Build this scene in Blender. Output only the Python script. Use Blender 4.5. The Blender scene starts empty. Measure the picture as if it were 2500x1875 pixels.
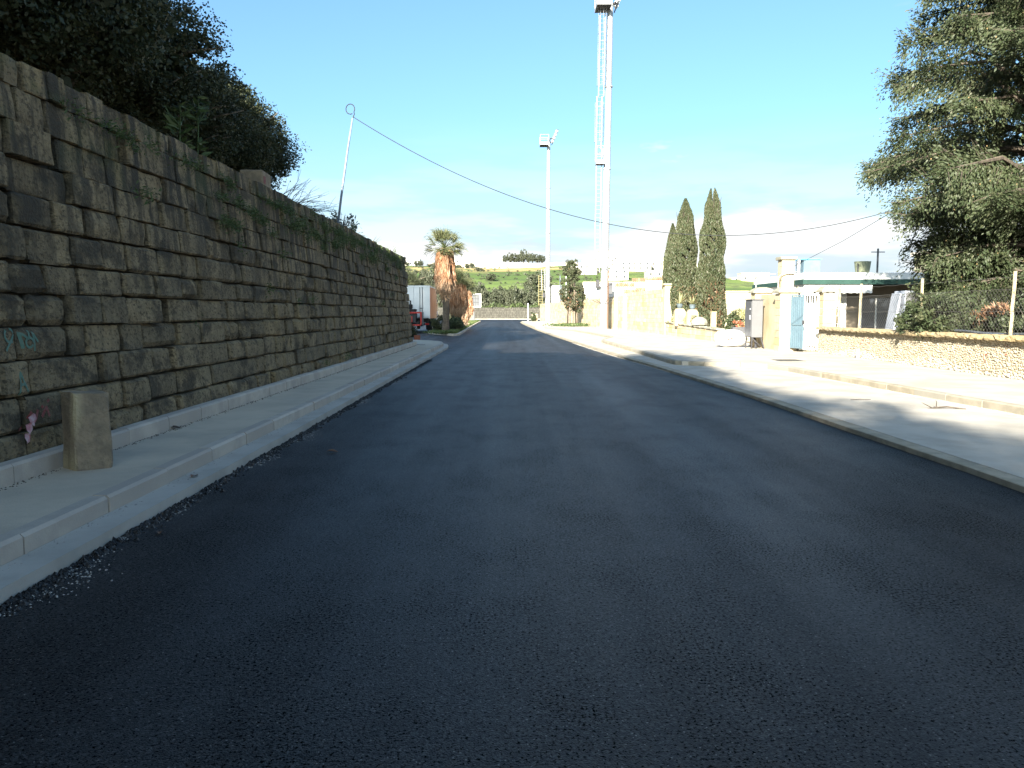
import bpy, math, random
import numpy as np
from mathutils import Vector, Matrix
from mathutils.bvhtree import BVHTree

R = math.radians
rnd = random.Random(11)
nrg = np.random.default_rng(7)
C = bpy.context.scene.collection
scene = bpy.context.scene

# ------------------------------------------------------------------ camera
cd = bpy.data.cameras.new('camera')
cd.sensor_width = 36.0
cd.lens = 36.0 * 1980.0 / 2500.0
cd.clip_end = 6000
cd.clip_start = 0.05
cam = bpy.data.objects.new('camera', cd)
C.objects.link(cam)
cam.location = (0, 0, 1.6)
cam.rotation_euler = (R(90) - math.atan(175.5 / 1980.0), 0, 0)
scene.camera = cam

# ------------------------------------------------------------------ sky, sun, exposure
SUN_EL, SUN_AZ = 22.8, 20.0          # the sun stands behind the camera, SUN_AZ degrees to the left
w = bpy.data.worlds.new('World')
scene.world = w
w.use_nodes = True
nt = w.node_tree
nt.nodes.clear()
def N(t, kind, **kw):
    n = t.nodes.new(kind)
    for k, v in kw.items():
        setattr(n, k, v)
    return n
out = N(nt, 'ShaderNodeOutputWorld')
bg = N(nt, 'ShaderNodeBackground')
bg.inputs['Strength'].default_value = 0.064
sky = N(nt, 'ShaderNodeTexSky', sky_type='NISHITA', sun_disc=False)
sky.sun_elevation = R(SUN_EL)
sky.sun_rotation = R(180 + SUN_AZ)
sky.air_density = 1.0
sky.dust_density = 3.0
sky.ozone_density = 3.0
tc = N(nt, 'ShaderNodeTexCoord')
sep = N(nt, 'ShaderNodeSeparateXYZ')
nt.links.new(tc.outputs['Generated'], sep.inputs[0])
mp = N(nt, 'ShaderNodeMapping')
mp.inputs['Scale'].default_value = (3.0, 3.0, 11.0)
mp.inputs['Location'].default_value = (5.0, 1.0, 0.6)
nt.links.new(tc.outputs['Generated'], mp.inputs[0])
cn = N(nt, 'ShaderNodeTexNoise')
cn.inputs['Scale'].default_value = 1.6
cn.inputs['Detail'].default_value = 9
cn.inputs['Roughness'].default_value = 0.55
nt.links.new(mp.outputs[0], cn.inputs['Vector'])
def ramp(t, src, a, b, lo=0.0, hi=1.0, smooth=True):
    m = N(t, 'ShaderNodeMapRange', interpolation_type='SMOOTHSTEP' if smooth else 'LINEAR')
    m.inputs['From Min'].default_value = a
    m.inputs['From Max'].default_value = b
    m.inputs['To Min'].default_value = lo
    m.inputs['To Max'].default_value = hi
    t.links.new(src, m.inputs['Value'])
    return m.outputs['Result']
def mth(t, op, a, b=None, c=None):
    n = N(t, 'ShaderNodeMath', operation=op)
    for i, x in enumerate((a, b, c)):
        if x is None:
            continue
        if isinstance(x, (int, float)):
            n.inputs[i].default_value = x
        else:
            t.links.new(x, n.inputs[i])
    return n.outputs[0]
# more cloud towards the horizon, clear above about 13 degrees
thr = ramp(nt, sep.outputs['Z'], 0.04, 0.23, 0.32, 0.70, smooth=False)
cov = mth(nt, 'SUBTRACT', cn.outputs[0], thr)
mask = ramp(nt, cov, 0.0, 0.16)
cmix = N(nt, 'ShaderNodeMix', data_type='RGBA')
cn2 = N(nt, 'ShaderNodeTexNoise')
cn2.inputs['Scale'].default_value = 2.3
cn2.inputs['Detail'].default_value = 6
mp2 = N(nt, 'ShaderNodeMapping')
mp2.inputs['Scale'].default_value = (2.5, 2.5, 14.0)
mp2.inputs['Location'].default_value = (4.0, 2.2, 0.6)
nt.links.new(tc.outputs['Generated'], mp2.inputs[0])
nt.links.new(mp2.outputs[0], cn2.inputs['Vector'])
ccol = N(nt, 'ShaderNodeMix', data_type='RGBA')
ccol.inputs['A'].default_value = (2.75, 3.15, 3.5, 1)
ccol.inputs['B'].default_value = (4.2, 4.2, 4.2, 1)
nt.links.new(ramp(nt, cn2.outputs[0], 0.40, 0.58), ccol.inputs['Factor'])
nt.links.new(ccol.outputs['Result'], cmix.inputs['B'])
veil = ramp(nt, sep.outputs['Z'], -0.02, 0.24, 0.9, 0.0)
nt.links.new(mth(nt, 'MAXIMUM', mth(nt, 'MULTIPLY', mask, 0.92), veil), cmix.inputs['Factor'])
tint = N(nt, 'ShaderNodeMix', data_type='RGBA', blend_type='MULTIPLY')
tint.inputs['Factor'].default_value = 1.0
tint.inputs['B'].default_value = (0.80, 1.0, 1.04, 1)
nt.links.new(sky.outputs[0], tint.inputs['A'])
nt.links.new(tint.outputs['Result'], cmix.inputs['A'])
nt.links.new(cmix.outputs['Result'], bg.inputs['Color'])
nt.links.new(bg.outputs[0], out.inputs[0])

sl = bpy.data.lights.new('sun', 'SUN')
sl.energy = 5.0
sl.angle = R(0.55)
sl.color = (1.0, 0.93, 0.80)
sun = bpy.data.objects.new('sun', sl)
C.objects.link(sun)
sdir = Vector((math.sin(R(SUN_AZ)) * math.cos(R(SUN_EL)), math.cos(R(SUN_AZ)) * math.cos(R(SUN_EL)), -math.sin(R(SUN_EL))))
sun.rotation_euler = sdir.to_track_quat('-Z', 'Y').to_euler()
sun.location = (-10, -30, 30)

vs = scene.view_settings
vs.view_transform = 'Standard'
vs.look = 'None'
vs.gamma = 1.0
vs.use_curve_mapping = False
vs.exposure = 2.2
scene.render.engine = 'CYCLES'
scene.cycles.use_denoising = True
scene.cycles.max_bounces = 6
scene.cycles.transparent_max_bounces = 8

# ------------------------------------------------------------------ materials
MATS = {}
def mat(name, col, col2=None, scale=4.0, rough=0.85, bump=0.0, bscale=40.0, spec=0.3, metal=0.0, detail=6.0,
        tone=None, lo=0.35, hi=0.65, stretch=(1, 1, 1), extra=None, trans=0.0, bdist=0.01):
    """procedural surface: two base colours mixed by noise, optional per-point tone, fine bump"""
    m = bpy.data.materials.new(name)
    m.use_nodes = True
    t = m.node_tree
    b = t.nodes['Principled BSDF']
    b.inputs['Roughness'].default_value = rough
    b.inputs['Specular IOR Level'].default_value = spec
    b.inputs['Metallic'].default_value = metal
    g = N(t, 'ShaderNodeNewGeometry')
    mpn = N(t, 'ShaderNodeMapping')
    mpn.inputs['Scale'].default_value = stretch
    t.links.new(g.outputs['Position'], mpn.inputs[0])
    base = None
    if col2 is None:
        col2 = tuple(c * 0.86 for c in col)
    n = N(t, 'ShaderNodeTexNoise')
    n.inputs['Scale'].default_value = scale
    n.inputs['Detail'].default_value = detail
    n.inputs['Roughness'].default_value = 0.62
    t.links.new(mpn.outputs[0], n.inputs['Vector'])
    f = ramp(t, n.outputs[0], lo, hi)
    mx = N(t, 'ShaderNodeMix', data_type='RGBA')
    mx.inputs['A'].default_value = (*col, 1)
    mx.inputs['B'].default_value = (*col2, 1)
    t.links.new(f, mx.inputs['Factor'])
    base = mx.outputs['Result']
    if tone is not None:
        at = N(t, 'ShaderNodeAttribute', attribute_name='tone')
        m2 = N(t, 'ShaderNodeMix', data_type='RGBA')
        m2.inputs['B'].default_value = (*tone, 1)
        t.links.new(base, m2.inputs['A'])
        t.links.new(at.outputs['Fac'], m2.inputs['Factor'])
        base = m2.outputs['Result']
    if extra:
        base = extra(t, base, g.outputs['Position'], b)
    t.links.new(base, b.inputs['Base Color'])
    if bump:
        bn = N(t, 'ShaderNodeTexNoise')
        bn.inputs['Scale'].default_value = bscale
        bn.inputs['Detail'].default_value = 5
        t.links.new(g.outputs['Position'], bn.inputs['Vector'])
        bp = N(t, 'ShaderNodeBump')
        bp.inputs['Strength'].default_value = bump
        bp.inputs['Distance'].default_value = bdist
        t.links.new(bn.outputs[0], bp.inputs['Height'])
        t.links.new(bp.outputs[0], b.inputs['Normal'])
    if trans:
        tr = N(t, 'ShaderNodeBsdfTranslucent')
        t.links.new(base, tr.inputs['Color'])
        ms = N(t, 'ShaderNodeMixShader')
        ms.inputs[0].default_value = trans
        t.links.new(b.outputs[0], ms.inputs[1])
        t.links.new(tr.outputs[0], ms.inputs[2])
        t.links.new(ms.outputs[0], t.nodes['Material Output'].inputs['Surface'])
    MATS[name] = m
    return m

def mixc(t, fac, a, b):
    mx = N(t, 'ShaderNodeMix', data_type='RGBA')
    for k, x in (('A', a), ('B', b)):
        if isinstance(x, tuple):
            mx.inputs[k].default_value = (*x, 1)
        else:
            t.links.new(x, mx.inputs[k])
    if isinstance(fac, float):
        mx.inputs['Factor'].default_value = fac
    else:
        t.links.new(fac, mx.inputs['Factor'])
    return mx.outputs['Result']
def noise(t, pos, scale, detail=4.0, stretch=(1, 1, 1), rough=0.55):
    mpn = N(t, 'ShaderNodeMapping')
    mpn.inputs['Scale'].default_value = stretch
    t.links.new(pos, mpn.inputs[0])
    n = N(t, 'ShaderNodeTexNoise')
    n.inputs['Scale'].default_value = scale
    n.inputs['Detail'].default_value = detail
    n.inputs['Roughness'].default_value = rough
    t.links.new(mpn.outputs[0], n.inputs['Vector'])
    return n.outputs[0]

def asphalt_extra(t, base, pos, b):
    # rolled binder: coarse grain, bare pits, dusty and tarry areas, faint roller bands
    lanes = noise(t, pos, 1.0, 3, (0.9, 0.015, 1))
    base = mixc(t, mth(t, 'MULTIPLY', ramp(t, lanes, 0.35, 0.70), 0.30), base, (0.022, 0.0215, 0.0215))
    patch = noise(t, pos, 0.7, 6, (1, 1, 1), 0.65)
    base = mixc(t, mth(t, 'MULTIPLY', ramp(t, patch, 0.46, 0.62), 0.4), base, (0.0055, 0.0055, 0.0058))
    dark = noise(t, pos, 9, 4, (1, 1, 1), 0.7)
    base = mixc(t, mth(t, 'MULTIPLY', ramp(t, dark, 0.54, 0.64), 0.8), base, (0.0025, 0.0025, 0.0028))
    v = N(t, 'ShaderNodeTexVoronoi')
    v.inputs['Scale'].default_value = 85
    t.links.new(pos, v.inputs['Vector'])
    sepc = N(t, 'ShaderNodeSeparateColor')
    t.links.new(v.outputs['Color'], sepc.inputs[0])
    # every stone of the mix has its own grey
    base = mixc(t, mth(t, 'MULTIPLY', ramp(t, sepc.outputs[1], 0.45, 1.0), 0.8), base, (0.048, 0.0455, 0.043))
    rare = ramp(t, sepc.outputs[0], 0.955, 0.975)
    dot = ramp(t, v.outputs['Distance'], 0.42, 0.25)
    base = mixc(t, mth(t, 'MULTIPLY', mth(t, 'MULTIPLY', rare, dot), 0.8), base, (0.20, 0.19, 0.17))
    pit = noise(t, pos, 62, 3, (1, 1, 1), 0.7)
    pit = mth(t, 'SUBTRACT', pit, ramp(t, noise(t, pos, 1.5, 4, (1, .6, 1), 0.6), 0.36, 0.68, -0.02, 0.04))
    pm = ramp(t, pit, 0.36, 0.49)
    base = mixc(t, pm, (0.003, 0.003, 0.0032), base)
    lane = ramp(t, noise(t, pos, 1.0, 3, (0.75, 0.012, 1)), 0.36, 0.64, 0.20, 0.36)
    t.links.new(mth(t, 'MULTIPLY', pm, lane), b.inputs['Specular IOR Level'])
    ro = ramp(t, noise(t, pos, 1.2, 4, (1.0, 0.03, 1), 0.6), 0.30, 0.70, 0.50, 0.58)
    t.links.new(ro, b.inputs['Roughness'])
    return base
mat('asphalt', (0.0075, 0.007, 0.007), (0.0125, 0.012, 0.012), 3.0, 0.6, bump=0.7, bscale=120, spec=0.34, extra=asphalt_extra, bdist=0.008)

def concrete_extra(t, base, pos, b):
    st = noise(t, pos, 0.8, 6)
    base = mixc(t, mth(t, 'MULTIPLY', ramp(t, st, 0.46, 0.70), 0.45), base, (0.27, 0.25, 0.21))
    br = noise(t, pos, 30, 2, (0.05, 1, 1))
    return mixc(t, mth(t, 'MULTIPLY', ramp(t, br, 0.5, 0.7), 0.12), base, (0.30, 0.29, 0.26))
mat('concrete', (0.42, 0.385, 0.33), (0.36, 0.33, 0.28), 1.6, 0.9, bump=0.25, bscale=70, extra=concrete_extra)
mat('path_concrete', (0.53, 0.44, 0.325), (0.45, 0.375, 0.28), 1.3, 0.92, bump=0.3, bscale=60, extra=concrete_extra)
mat('kerb_concrete', (0.49, 0.425, 0.345), (0.37, 0.32, 0.265), 2.2, 0.9, bump=0.3, bscale=60, tone=(0.36, 0.31, 0.255))
mat('old_kerb', (0.33, 0.29, 0.22), (0.22, 0.195, 0.145), 2.6, 0.92, bump=0.4, bscale=50, tone=(0.25, 0.24, 0.21))

def stone_extra(t, base, pos, b):
    # black weathering crust, ochre cores, rain streaks, green algae
    crust = noise(t, pos, 1.9, 7, (1, 1, 1.3), 0.66)
    base = mixc(t, mth(t, 'MULTIPLY', ramp(t, crust, 0.48, 0.62), 0.82), base, (0.052, 0.044, 0.032))
    oc = noise(t, pos, 1.1, 4)
    base = mixc(t, mth(t, 'MULTIPLY', ramp(t, oc, 0.54, 0.70), 0.55), base, (0.32, 0.235, 0.115))
    streak = noise(t, pos, 5.0, 5, (1, 1, 0.07), 0.6)
    sz = N(t, 'ShaderNodeSeparateXYZ')
    t.links.new(pos, sz.inputs[0])
    hi = ramp(t, sz.outputs['Z'], 1.2, 3.4, 0.25, 1.0)
    base = mixc(t, mth(t, 'MULTIPLY', mth(t, 'MULTIPLY', ramp(t, streak, 0.42, 0.58), hi), 0.9), base, (0.048, 0.043, 0.034))
    pit = noise(t, pos, 16, 5, (1, 1, 1.6), 0.7)
    base = mixc(t, mth(t, 'MULTIPLY', ramp(t, pit, 0.50, 0.62), 0.75), base, (0.052, 0.042, 0.029))
    al = noise(t, pos, 1.4, 6)
    return mixc(t, mth(t, 'MULTIPLY', mth(t, 'MULTIPLY', ramp(t, al, 0.50, 0.68), ramp(t, sz.outputs['Z'], 2.6, 3.8)), 0.6), base, (0.055, 0.072, 0.030))
mat('old_stone', (0.30, 0.226, 0.128), (0.205, 0.155, 0.090), 7.0, 0.95, bump=1.0, bscale=32, spec=0.15, tone=(0.145, 0.115, 0.072), extra=stone_extra, bdist=0.03)
mat('joint', (0.050, 0.046, 0.038), (0.030, 0.028, 0.022), 5, 1.0, spec=0.05)
mat('bollard_stone', (0.27, 0.21, 0.14), (0.17, 0.135, 0.095), 7, 0.95, bump=1.0, bscale=38, bdist=0.02, tone=(0.40, 0.33, 0.20))
mat('limestone', (0.46, 0.40, 0.29), (0.38, 0.32, 0.21), 1.4, 0.92, bump=0.35, bscale=25, tone=(0.40, 0.30, 0.16))
mat('rubble', (0.37, 0.32, 0.235), (0.31, 0.265, 0.19), 6, 0.95, bump=0.5, bscale=60, tone=(0.46, 0.43, 0.37))
mat('coping', (0.40, 0.30, 0.15), (0.30, 0.235, 0.13), 3.5, 0.95, bump=0.7, bscale=35, tone=(0.23, 0.20, 0.15), bdist=0.02)
mat('cap_stone', (0.31, 0.29, 0.225), (0.21, 0.20, 0.155), 5, 0.95, bump=0.5, bscale=30)
mat('mortar', (0.42, 0.36, 0.25), (0.34, 0.29, 0.195), 7, 0.95, bump=0.4, bscale=50)
mat('white_paint', (0.78, 0.78, 0.76), (0.70, 0.70, 0.67), 1.5, 0.6)
mat('galvanised', (0.34, 0.344, 0.355), (0.29, 0.294, 0.305), 1.2, 0.42, metal=0.25, spec=0.5)
mat('dark_steel', (0.055, 0.055, 0.06), (0.035, 0.035, 0.04), 6, 0.6)
mat('lamp_glass', (0.55, 0.58, 0.60), None, 3, 0.15, spec=0.6)
mat('yellow_paint', (0.30, 0.265, 0.13), (0.26, 0.225, 0.10), 3, 0.6)
mat('cabinet_grey', (0.125, 0.127, 0.134), (0.11, 0.112, 0.118), 1.2, 0.55)
mat('cabinet_dark', (0.085, 0.087, 0.095), (0.072, 0.074, 0.08), 3, 0.5)
mat('blue_gate', (0.11, 0.165, 0.20), (0.09, 0.14, 0.175), 2, 0.55)
mat('blue_paint', (0.12, 0.40, 0.62), (0.09, 0.34, 0.54), 2, 0.5)
mat('green_fascia', (0.022, 0.062, 0.05), (0.017, 0.048, 0.039), 2, 0.6)
mat('tank_green', (0.17, 0.185, 0.12), (0.135, 0.15, 0.10), 3, 0.7)
mat('board_grey', (0.32, 0.35, 0.41), (0.24, 0.27, 0.32), 2, 0.6)
mat('porch_stone', (0.23, 0.19, 0.14), (0.18, 0.15, 0.11), 1.5, 0.95, bump=0.3, bscale=20)
mat('house_wall', (0.55, 0.50, 0.40), (0.48, 0.43, 0.33), 0.4, 0.9)
mat('pale_wall', (0.62, 0.58, 0.50), (0.54, 0.50, 0.42), 0.15, 0.9)
mat('window_dark', (0.05, 0.06, 0.07), (0.035, 0.04, 0.05), 1, 0.25, spec=0.5)
mat('terracotta', (0.34, 0.17, 0.10), (0.24, 0.125, 0.08), 8, 0.9, tone=(0.42, 0.30, 0.20))
mat('pot_grey', (0.10, 0.13, 0.15), (0.07, 0.09, 0.10), 6, 0.7)
mat('white_plastic', (0.78, 0.79, 0.80), (0.68, 0.69, 0.72), 2.5, 0.35, spec=0.5, bump=0.3, bscale=9, bdist=0.03)
mat('red_print', (0.11, 0.04, 0.035), (0.22, 0.15, 0.14), 9, 0.5)
mat('brick_red', (0.30, 0.10, 0.055), (0.23, 0.08, 0.045), 12, 0.9, bump=0.3)
mat('truck_white', (0.74, 0.75, 0.77), (0.66, 0.67, 0.69), 0.9, 0.45, spec=0.5)
mat('truck_orange', (0.55, 0.22, 0.11), (0.50, 0.19, 0.09), 0.9, 0.45, spec=0.5)
mat('truck_red', (0.42, 0.035, 0.03), (0.34, 0.03, 0.025), 3, 0.5)
mat('rubber', (0.018, 0.018, 0.018), (0.028, 0.027, 0.026), 8, 0.9)
mat('tail_red', (0.5, 0.02, 0.02), None, 8, 0.3)
mat('cable_black', (0.030, 0.032, 0.034), None, 3, 0.7)
mat('wire_pole', (0.22, 0.27, 0.33), (0.15, 0.19, 0.25), 3, 0.55)
mat('hose_blue', (0.11, 0.13, 0.16), (0.08, 0.095, 0.12), 4, 0.6)
mat('post_cream', (0.36, 0.31, 0.20), (0.27, 0.235, 0.15), 6, 0.9)
mat('fence_wire', (0.11, 0.105, 0.095), None, 10, 0.6)
mat('bark', (0.105, 0.085, 0.065), (0.055, 0.045, 0.036), 9, 1.0, bump=0.8, bscale=24, stretch=(1, 1, 0.25), bdist=0.03)
mat('bark_pale', (0.22, 0.185, 0.14), (0.13, 0.105, 0.08), 9, 1.0, bump=0.8, bscale=24, stretch=(1, 1, 0.25), bdist=0.03)
mat('palm_trunk', (0.15, 0.115, 0.085), (0.085, 0.066, 0.05), 12, 1.0, bump=0.9, bscale=16, stretch=(0.4, 0.4, 2), bdist=0.05)
def leafmat(name, a, b, tone, trans=0.22, sc=0.7, rough=0.55, spec=0.35):
    return mat(name, a, b, sc, rough, tone=tone, trans=trans, spec=spec)
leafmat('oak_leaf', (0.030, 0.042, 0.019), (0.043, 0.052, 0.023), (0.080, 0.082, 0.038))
leafmat('cypress_leaf', (0.046, 0.065, 0.030), (0.060, 0.078, 0.036), (0.104, 0.095, 0.056))
leafmat('conifer_leaf', (0.034, 0.052, 0.022), (0.044, 0.062, 0.027), (0.090, 0.094, 0.050))
leafmat('olive_leaf', (0.048, 0.061, 0.034), (0.061, 0.071, 0.042), (0.101, 0.105, 0.069))
leafmat('bush_leaf', (0.045, 0.068, 0.030), (0.058, 0.080, 0.036), (0.105, 0.110, 0.055))
leafmat('palm_leaf', (0.069, 0.093, 0.036), (0.093, 0.109, 0.045), (0.193, 0.185, 0.097))
leafmat('palm_dead', (0.33, 0.155, 0.070), (0.25, 0.115, 0.055), (0.46, 0.33, 0.22), 0.15)
leafmat('weed_leaf', (0.050, 0.085, 0.026), (0.066, 0.100, 0.032), (0.110, 0.130, 0.050))
leafmat('grass_blade', (0.060, 0.100, 0.028), (0.080, 0.120, 0.034), (0.135, 0.150, 0.055))
leafmat('dry_leaf', (0.21, 0.105, 0.055), (0.16, 0.08, 0.045), (0.30, 0.19, 0.11))
leafmat('yucca_leaf', (0.28, 0.29, 0.13), (0.34, 0.33, 0.16), (0.45, 0.42, 0.24))
leafmat('flower_red', (0.42, 0.09, 0.06), (0.48, 0.16, 0.10), (0.10, 0.13, 0.05))
mat('blue_leaf_bush', (0.050, 0.066, 0.062), (0.065, 0.080, 0.075), 1, 0.6, tone=(0.11, 0.12, 0.10))
mat('cone_brown', (0.22, 0.16, 0.075), (0.28, 0.20, 0.09), 5, 0.8)
mat('shaded_rubble', (0.062, 0.060, 0.052), (0.036, 0.035, 0.030), 2.0, 0.95, bump=0.6, bscale=6, tone=(0.10, 0.095, 0.08), bdist=0.05)  # old dark stone, coloured darker still to stand for shade on the wall
mat('soil', (0.11, 0.085, 0.058), (0.16, 0.125, 0.08), 1.5, 1.0, bump=0.6, bscale=14, bdist=0.04)
mat('paint_green', (0.075, 0.16, 0.115), (0.12, 0.17, 0.13), 25, 0.8)
mat('paint_red', (0.19, 0.035, 0.032), (0.24, 0.10, 0.08), 25, 0.8)
mat('paint_red_faded', (0.24, 0.06, 0.042), (0.30, 0.13, 0.08), 25, 0.8)
mat('paper_pink', (0.50, 0.38, 0.38), (0.42, 0.16, 0.18), 22, 0.8)
mat('litter_dark', (0.10, 0.075, 0.055), (0.07, 0.055, 0.045), 20, 0.9)
mat('grit', (0.36, 0.34, 0.30), (0.20, 0.19, 0.18), 14, 0.95)
mat('manhole', (0.13, 0.115, 0.09), (0.09, 0.08, 0.065), 9, 0.7, bump=0.4, bscale=30)
mat('drain_iron', (0.05, 0.05, 0.048), None, 9, 0.7)
def hill_extra(t, base, pos, b):
    ter = noise(t, pos, 0.02, 3, (0.25, 1, 1))
    base = mixc(t, ramp(t, ter, 0.48, 0.58), base, (0.075, 0.115, 0.036))
    scrub = noise(t, pos, 0.12, 5)
    base = mixc(t, mth(t, 'MULTIPLY', ramp(t, scrub, 0.50, 0.62), 0.8), base, (0.072, 0.088, 0.044))
    sz = N(t, 'ShaderNodeSeparateXYZ')
    t.links.new(pos, sz.inputs[0])
    rock = noise(t, pos, 0.05, 5, (0.6, 1, 1))
    return mixc(t, mth(t, 'MULTIPLY', ramp(t, rock, 0.47, 0.55), ramp(t, sz.outputs['Z'], 25, 33)), base, (0.34, 0.25, 0.12))
mat('rust_brown', (0.15, 0.085, 0.05), None, 8, 0.8)
mat('hill_green', (0.10, 0.145, 0.042), (0.13, 0.165, 0.055), 0.03, 1.0, extra=hill_extra, spec=0.1)
mat('field', (0.075, 0.100, 0.040), (0.10, 0.105, 0.055), 0.05, 1.0, spec=0.1)
mat('lawn', (0.060, 0.095, 0.030), (0.085, 0.095, 0.042), 1.2, 1.0, bump=0.5, bscale=25, spec=0.1, bdist=0.04)
mat('panel_back', (0.115, 0.12, 0.128), (0.10, 0.105, 0.112), 1, 0.6)

# ------------------------------------------------------------------ mesh helpers
class MB:
    def __init__(self):
        self.v = []; self.f = []; self.t = []
    def add(self, vs_, fs_, tone=0.0):
        o = len(self.v)
        self.v += [tuple(p) for p in vs_]
        self.f += [tuple(i + o for i in f) for f in fs_]
        self.t += [tone] * len(vs_)
    def box(self, c, s, rz=0.0, tone=0.0, taper=1.0):
        hx, hy, hz = s[0] / 2, s[1] / 2, s[2] / 2
        ca, sa = math.cos(rz), math.sin(rz)
        pts = []
        for z in (-hz, hz):
            k = taper if z > 0 else 1.0
            for x, y in ((-hx, -hy), (hx, -hy), (hx, hy), (-hx, hy)):
                x *= k; y *= k
                pts.append((c[0] + x * ca - y * sa, c[1] + x * sa + y * ca, c[2] + z))
        self.add(pts, [(3, 2, 1, 0), (4, 5, 6, 7), (0, 1, 5, 4), (1, 2, 6, 5), (2, 3, 7, 6), (3, 0, 4, 7)], tone)
        return self
    def bx(self, x0, x1, y0, y1, z0, z1, tone=0.0):
        return self.box(((x0 + x1) / 2, (y0 + y1) / 2, (z0 + z1) / 2), (x1 - x0, y1 - y0, z1 - z0), 0, tone)
    def prism(self, poly, z0, z1, tone=0.0):
        n = len(poly)
        pts = [(x, y, z0) for x, y in poly] + [(x, y, z1) for x, y in poly]
        fs = [tuple(range(n - 1, -1, -1)), tuple(range(n, 2 * n))] + [(i, (i + 1) % n, n + (i + 1) % n, n + i) for i in range(n)]
        self.add(pts, fs, tone)
        return self
    def path(self, pts, rad, n=8, cap=True, tone=0.0):
        pts = [Vector(p) for p in pts]
        if not isinstance(rad, (list, tuple)):
            rad = [rad] * len(pts)
        vs_ = []
        prev = None
        for i, p in enumerate(pts):
            d = (pts[min(i + 1, len(pts) - 1)] - pts[max(i - 1, 0)])
            d = d.normalized() if d.length > 1e-9 else Vector((0, 0, 1))
            if prev is None:
                a = Vector((1, 0, 0)) if abs(d.x) < 0.9 else Vector((0, 1, 0))
            else:
                a = prev
            u = (a - d * a.dot(d)).normalized()
            prev = u
            v = d.cross(u)
            for k in range(n):
                an = 2 * math.pi * k / n
                vs_.append(p + (u * math.cos(an) + v * math.sin(an)) * rad[i])
        fs = []
        m = len(pts)
        for i in range(m - 1):
            for k in range(n):
                fs.append((i * n + k, i * n + (k + 1) % n, (i + 1) * n + (k + 1) % n, (i + 1) * n + k))
        if cap:
            fs.append(tuple(range(n - 1, -1, -1)))
            fs.append(tuple(range((m - 1) * n, m * n)))
        self.add(vs_, fs, tone)
        return self
    def lathe(self, prof, c, n=12, tone=0.0):
        vs_ = []
        for r, z in prof:
            for k in range(n):
                a = 2 * math.pi * k / n
                vs_.append((c[0] + r * math.cos(a), c[1] + r * math.sin(a), c[2] + z))
        fs = []
        for i in range(len(prof) - 1):
            for k in range(n):
                fs.append((i * n + k, i * n + (k + 1) % n, (i + 1) * n + (k + 1) % n, (i + 1) * n + k))
        fs.append(tuple(range(n - 1, -1, -1)))
        fs.append(tuple(range((len(prof) - 1) * n, len(prof) * n)))
        self.add(vs_, fs, tone)
        return self
    def mesh(self, name, smooth=False):
        me = bpy.data.meshes.new(name)
        me.from_pydata(self.v, [], self.f)
        if any(self.t):
            at = me.attributes.new('tone', 'FLOAT', 'POINT')
            at.data.foreach_set('value', self.t)
        if smooth:
            me.polygons.foreach_set('use_smooth', [True] * len(me.polygons))
        me.update()
        return me

def wloc(o):
    p = Vector((0, 0, 0))
    while o is not None:
        p += o.location
        o = o.parent
    return p
def tag(o, label=None, cat=None, group=None, kind=None):
    for k, v in (('label', label), ('category', cat), ('group', group), ('kind', kind)):
        if v:
            o[k] = v
    return o
def link(name, me, m=None, parent=None, loc=(0, 0, 0)):
    if m is not None and not me.materials:
        me.materials.append(MATS[m])
    o = bpy.data.objects.new(name, me)
    C.objects.link(o)
    o.location = loc
    if parent is not None:
        o.parent = parent
    return o
def part(name, mb, m, parent=None, smooth=False, bevel=0.0, local=False, label=None, kind=None):
    """mb in world coordinates (or in the parent's, with local=True) -> ONE object with its origin at the parent's"""
    off = Vector((0, 0, 0)) if (local or parent is None) else wloc(parent)
    if off.length:
        mb.v = [(p[0] - off.x, p[1] - off.y, p[2] - off.z) for p in mb.v]
    o = link(name, mb.mesh(name, smooth), m, parent)
    if bevel:
        bv = o.modifiers.new('bevel', 'BEVEL')
        bv.width = bevel; bv.segments = 2; bv.limit_method = 'ANGLE'; bv.angle_limit = R(40)
    if label: o['label'] = label
    if kind: o['kind'] = kind
    return o
def thing(name, loc, label, cat, group=None, rz=0.0):
    o = bpy.data.objects.new(name, None)
    C.objects.link(o)
    o.location = loc
    o.rotation_euler.z = rz
    o.empty_display_size = 0.2
    return tag(o, label, cat, group)
def copy_tree(o, parent=None):
    c = o.copy()
    C.objects.link(c)
    if parent is not None:
        c.parent = parent
    for ch in list(o.children):
        copy_tree(ch, c)
    return c

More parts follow.
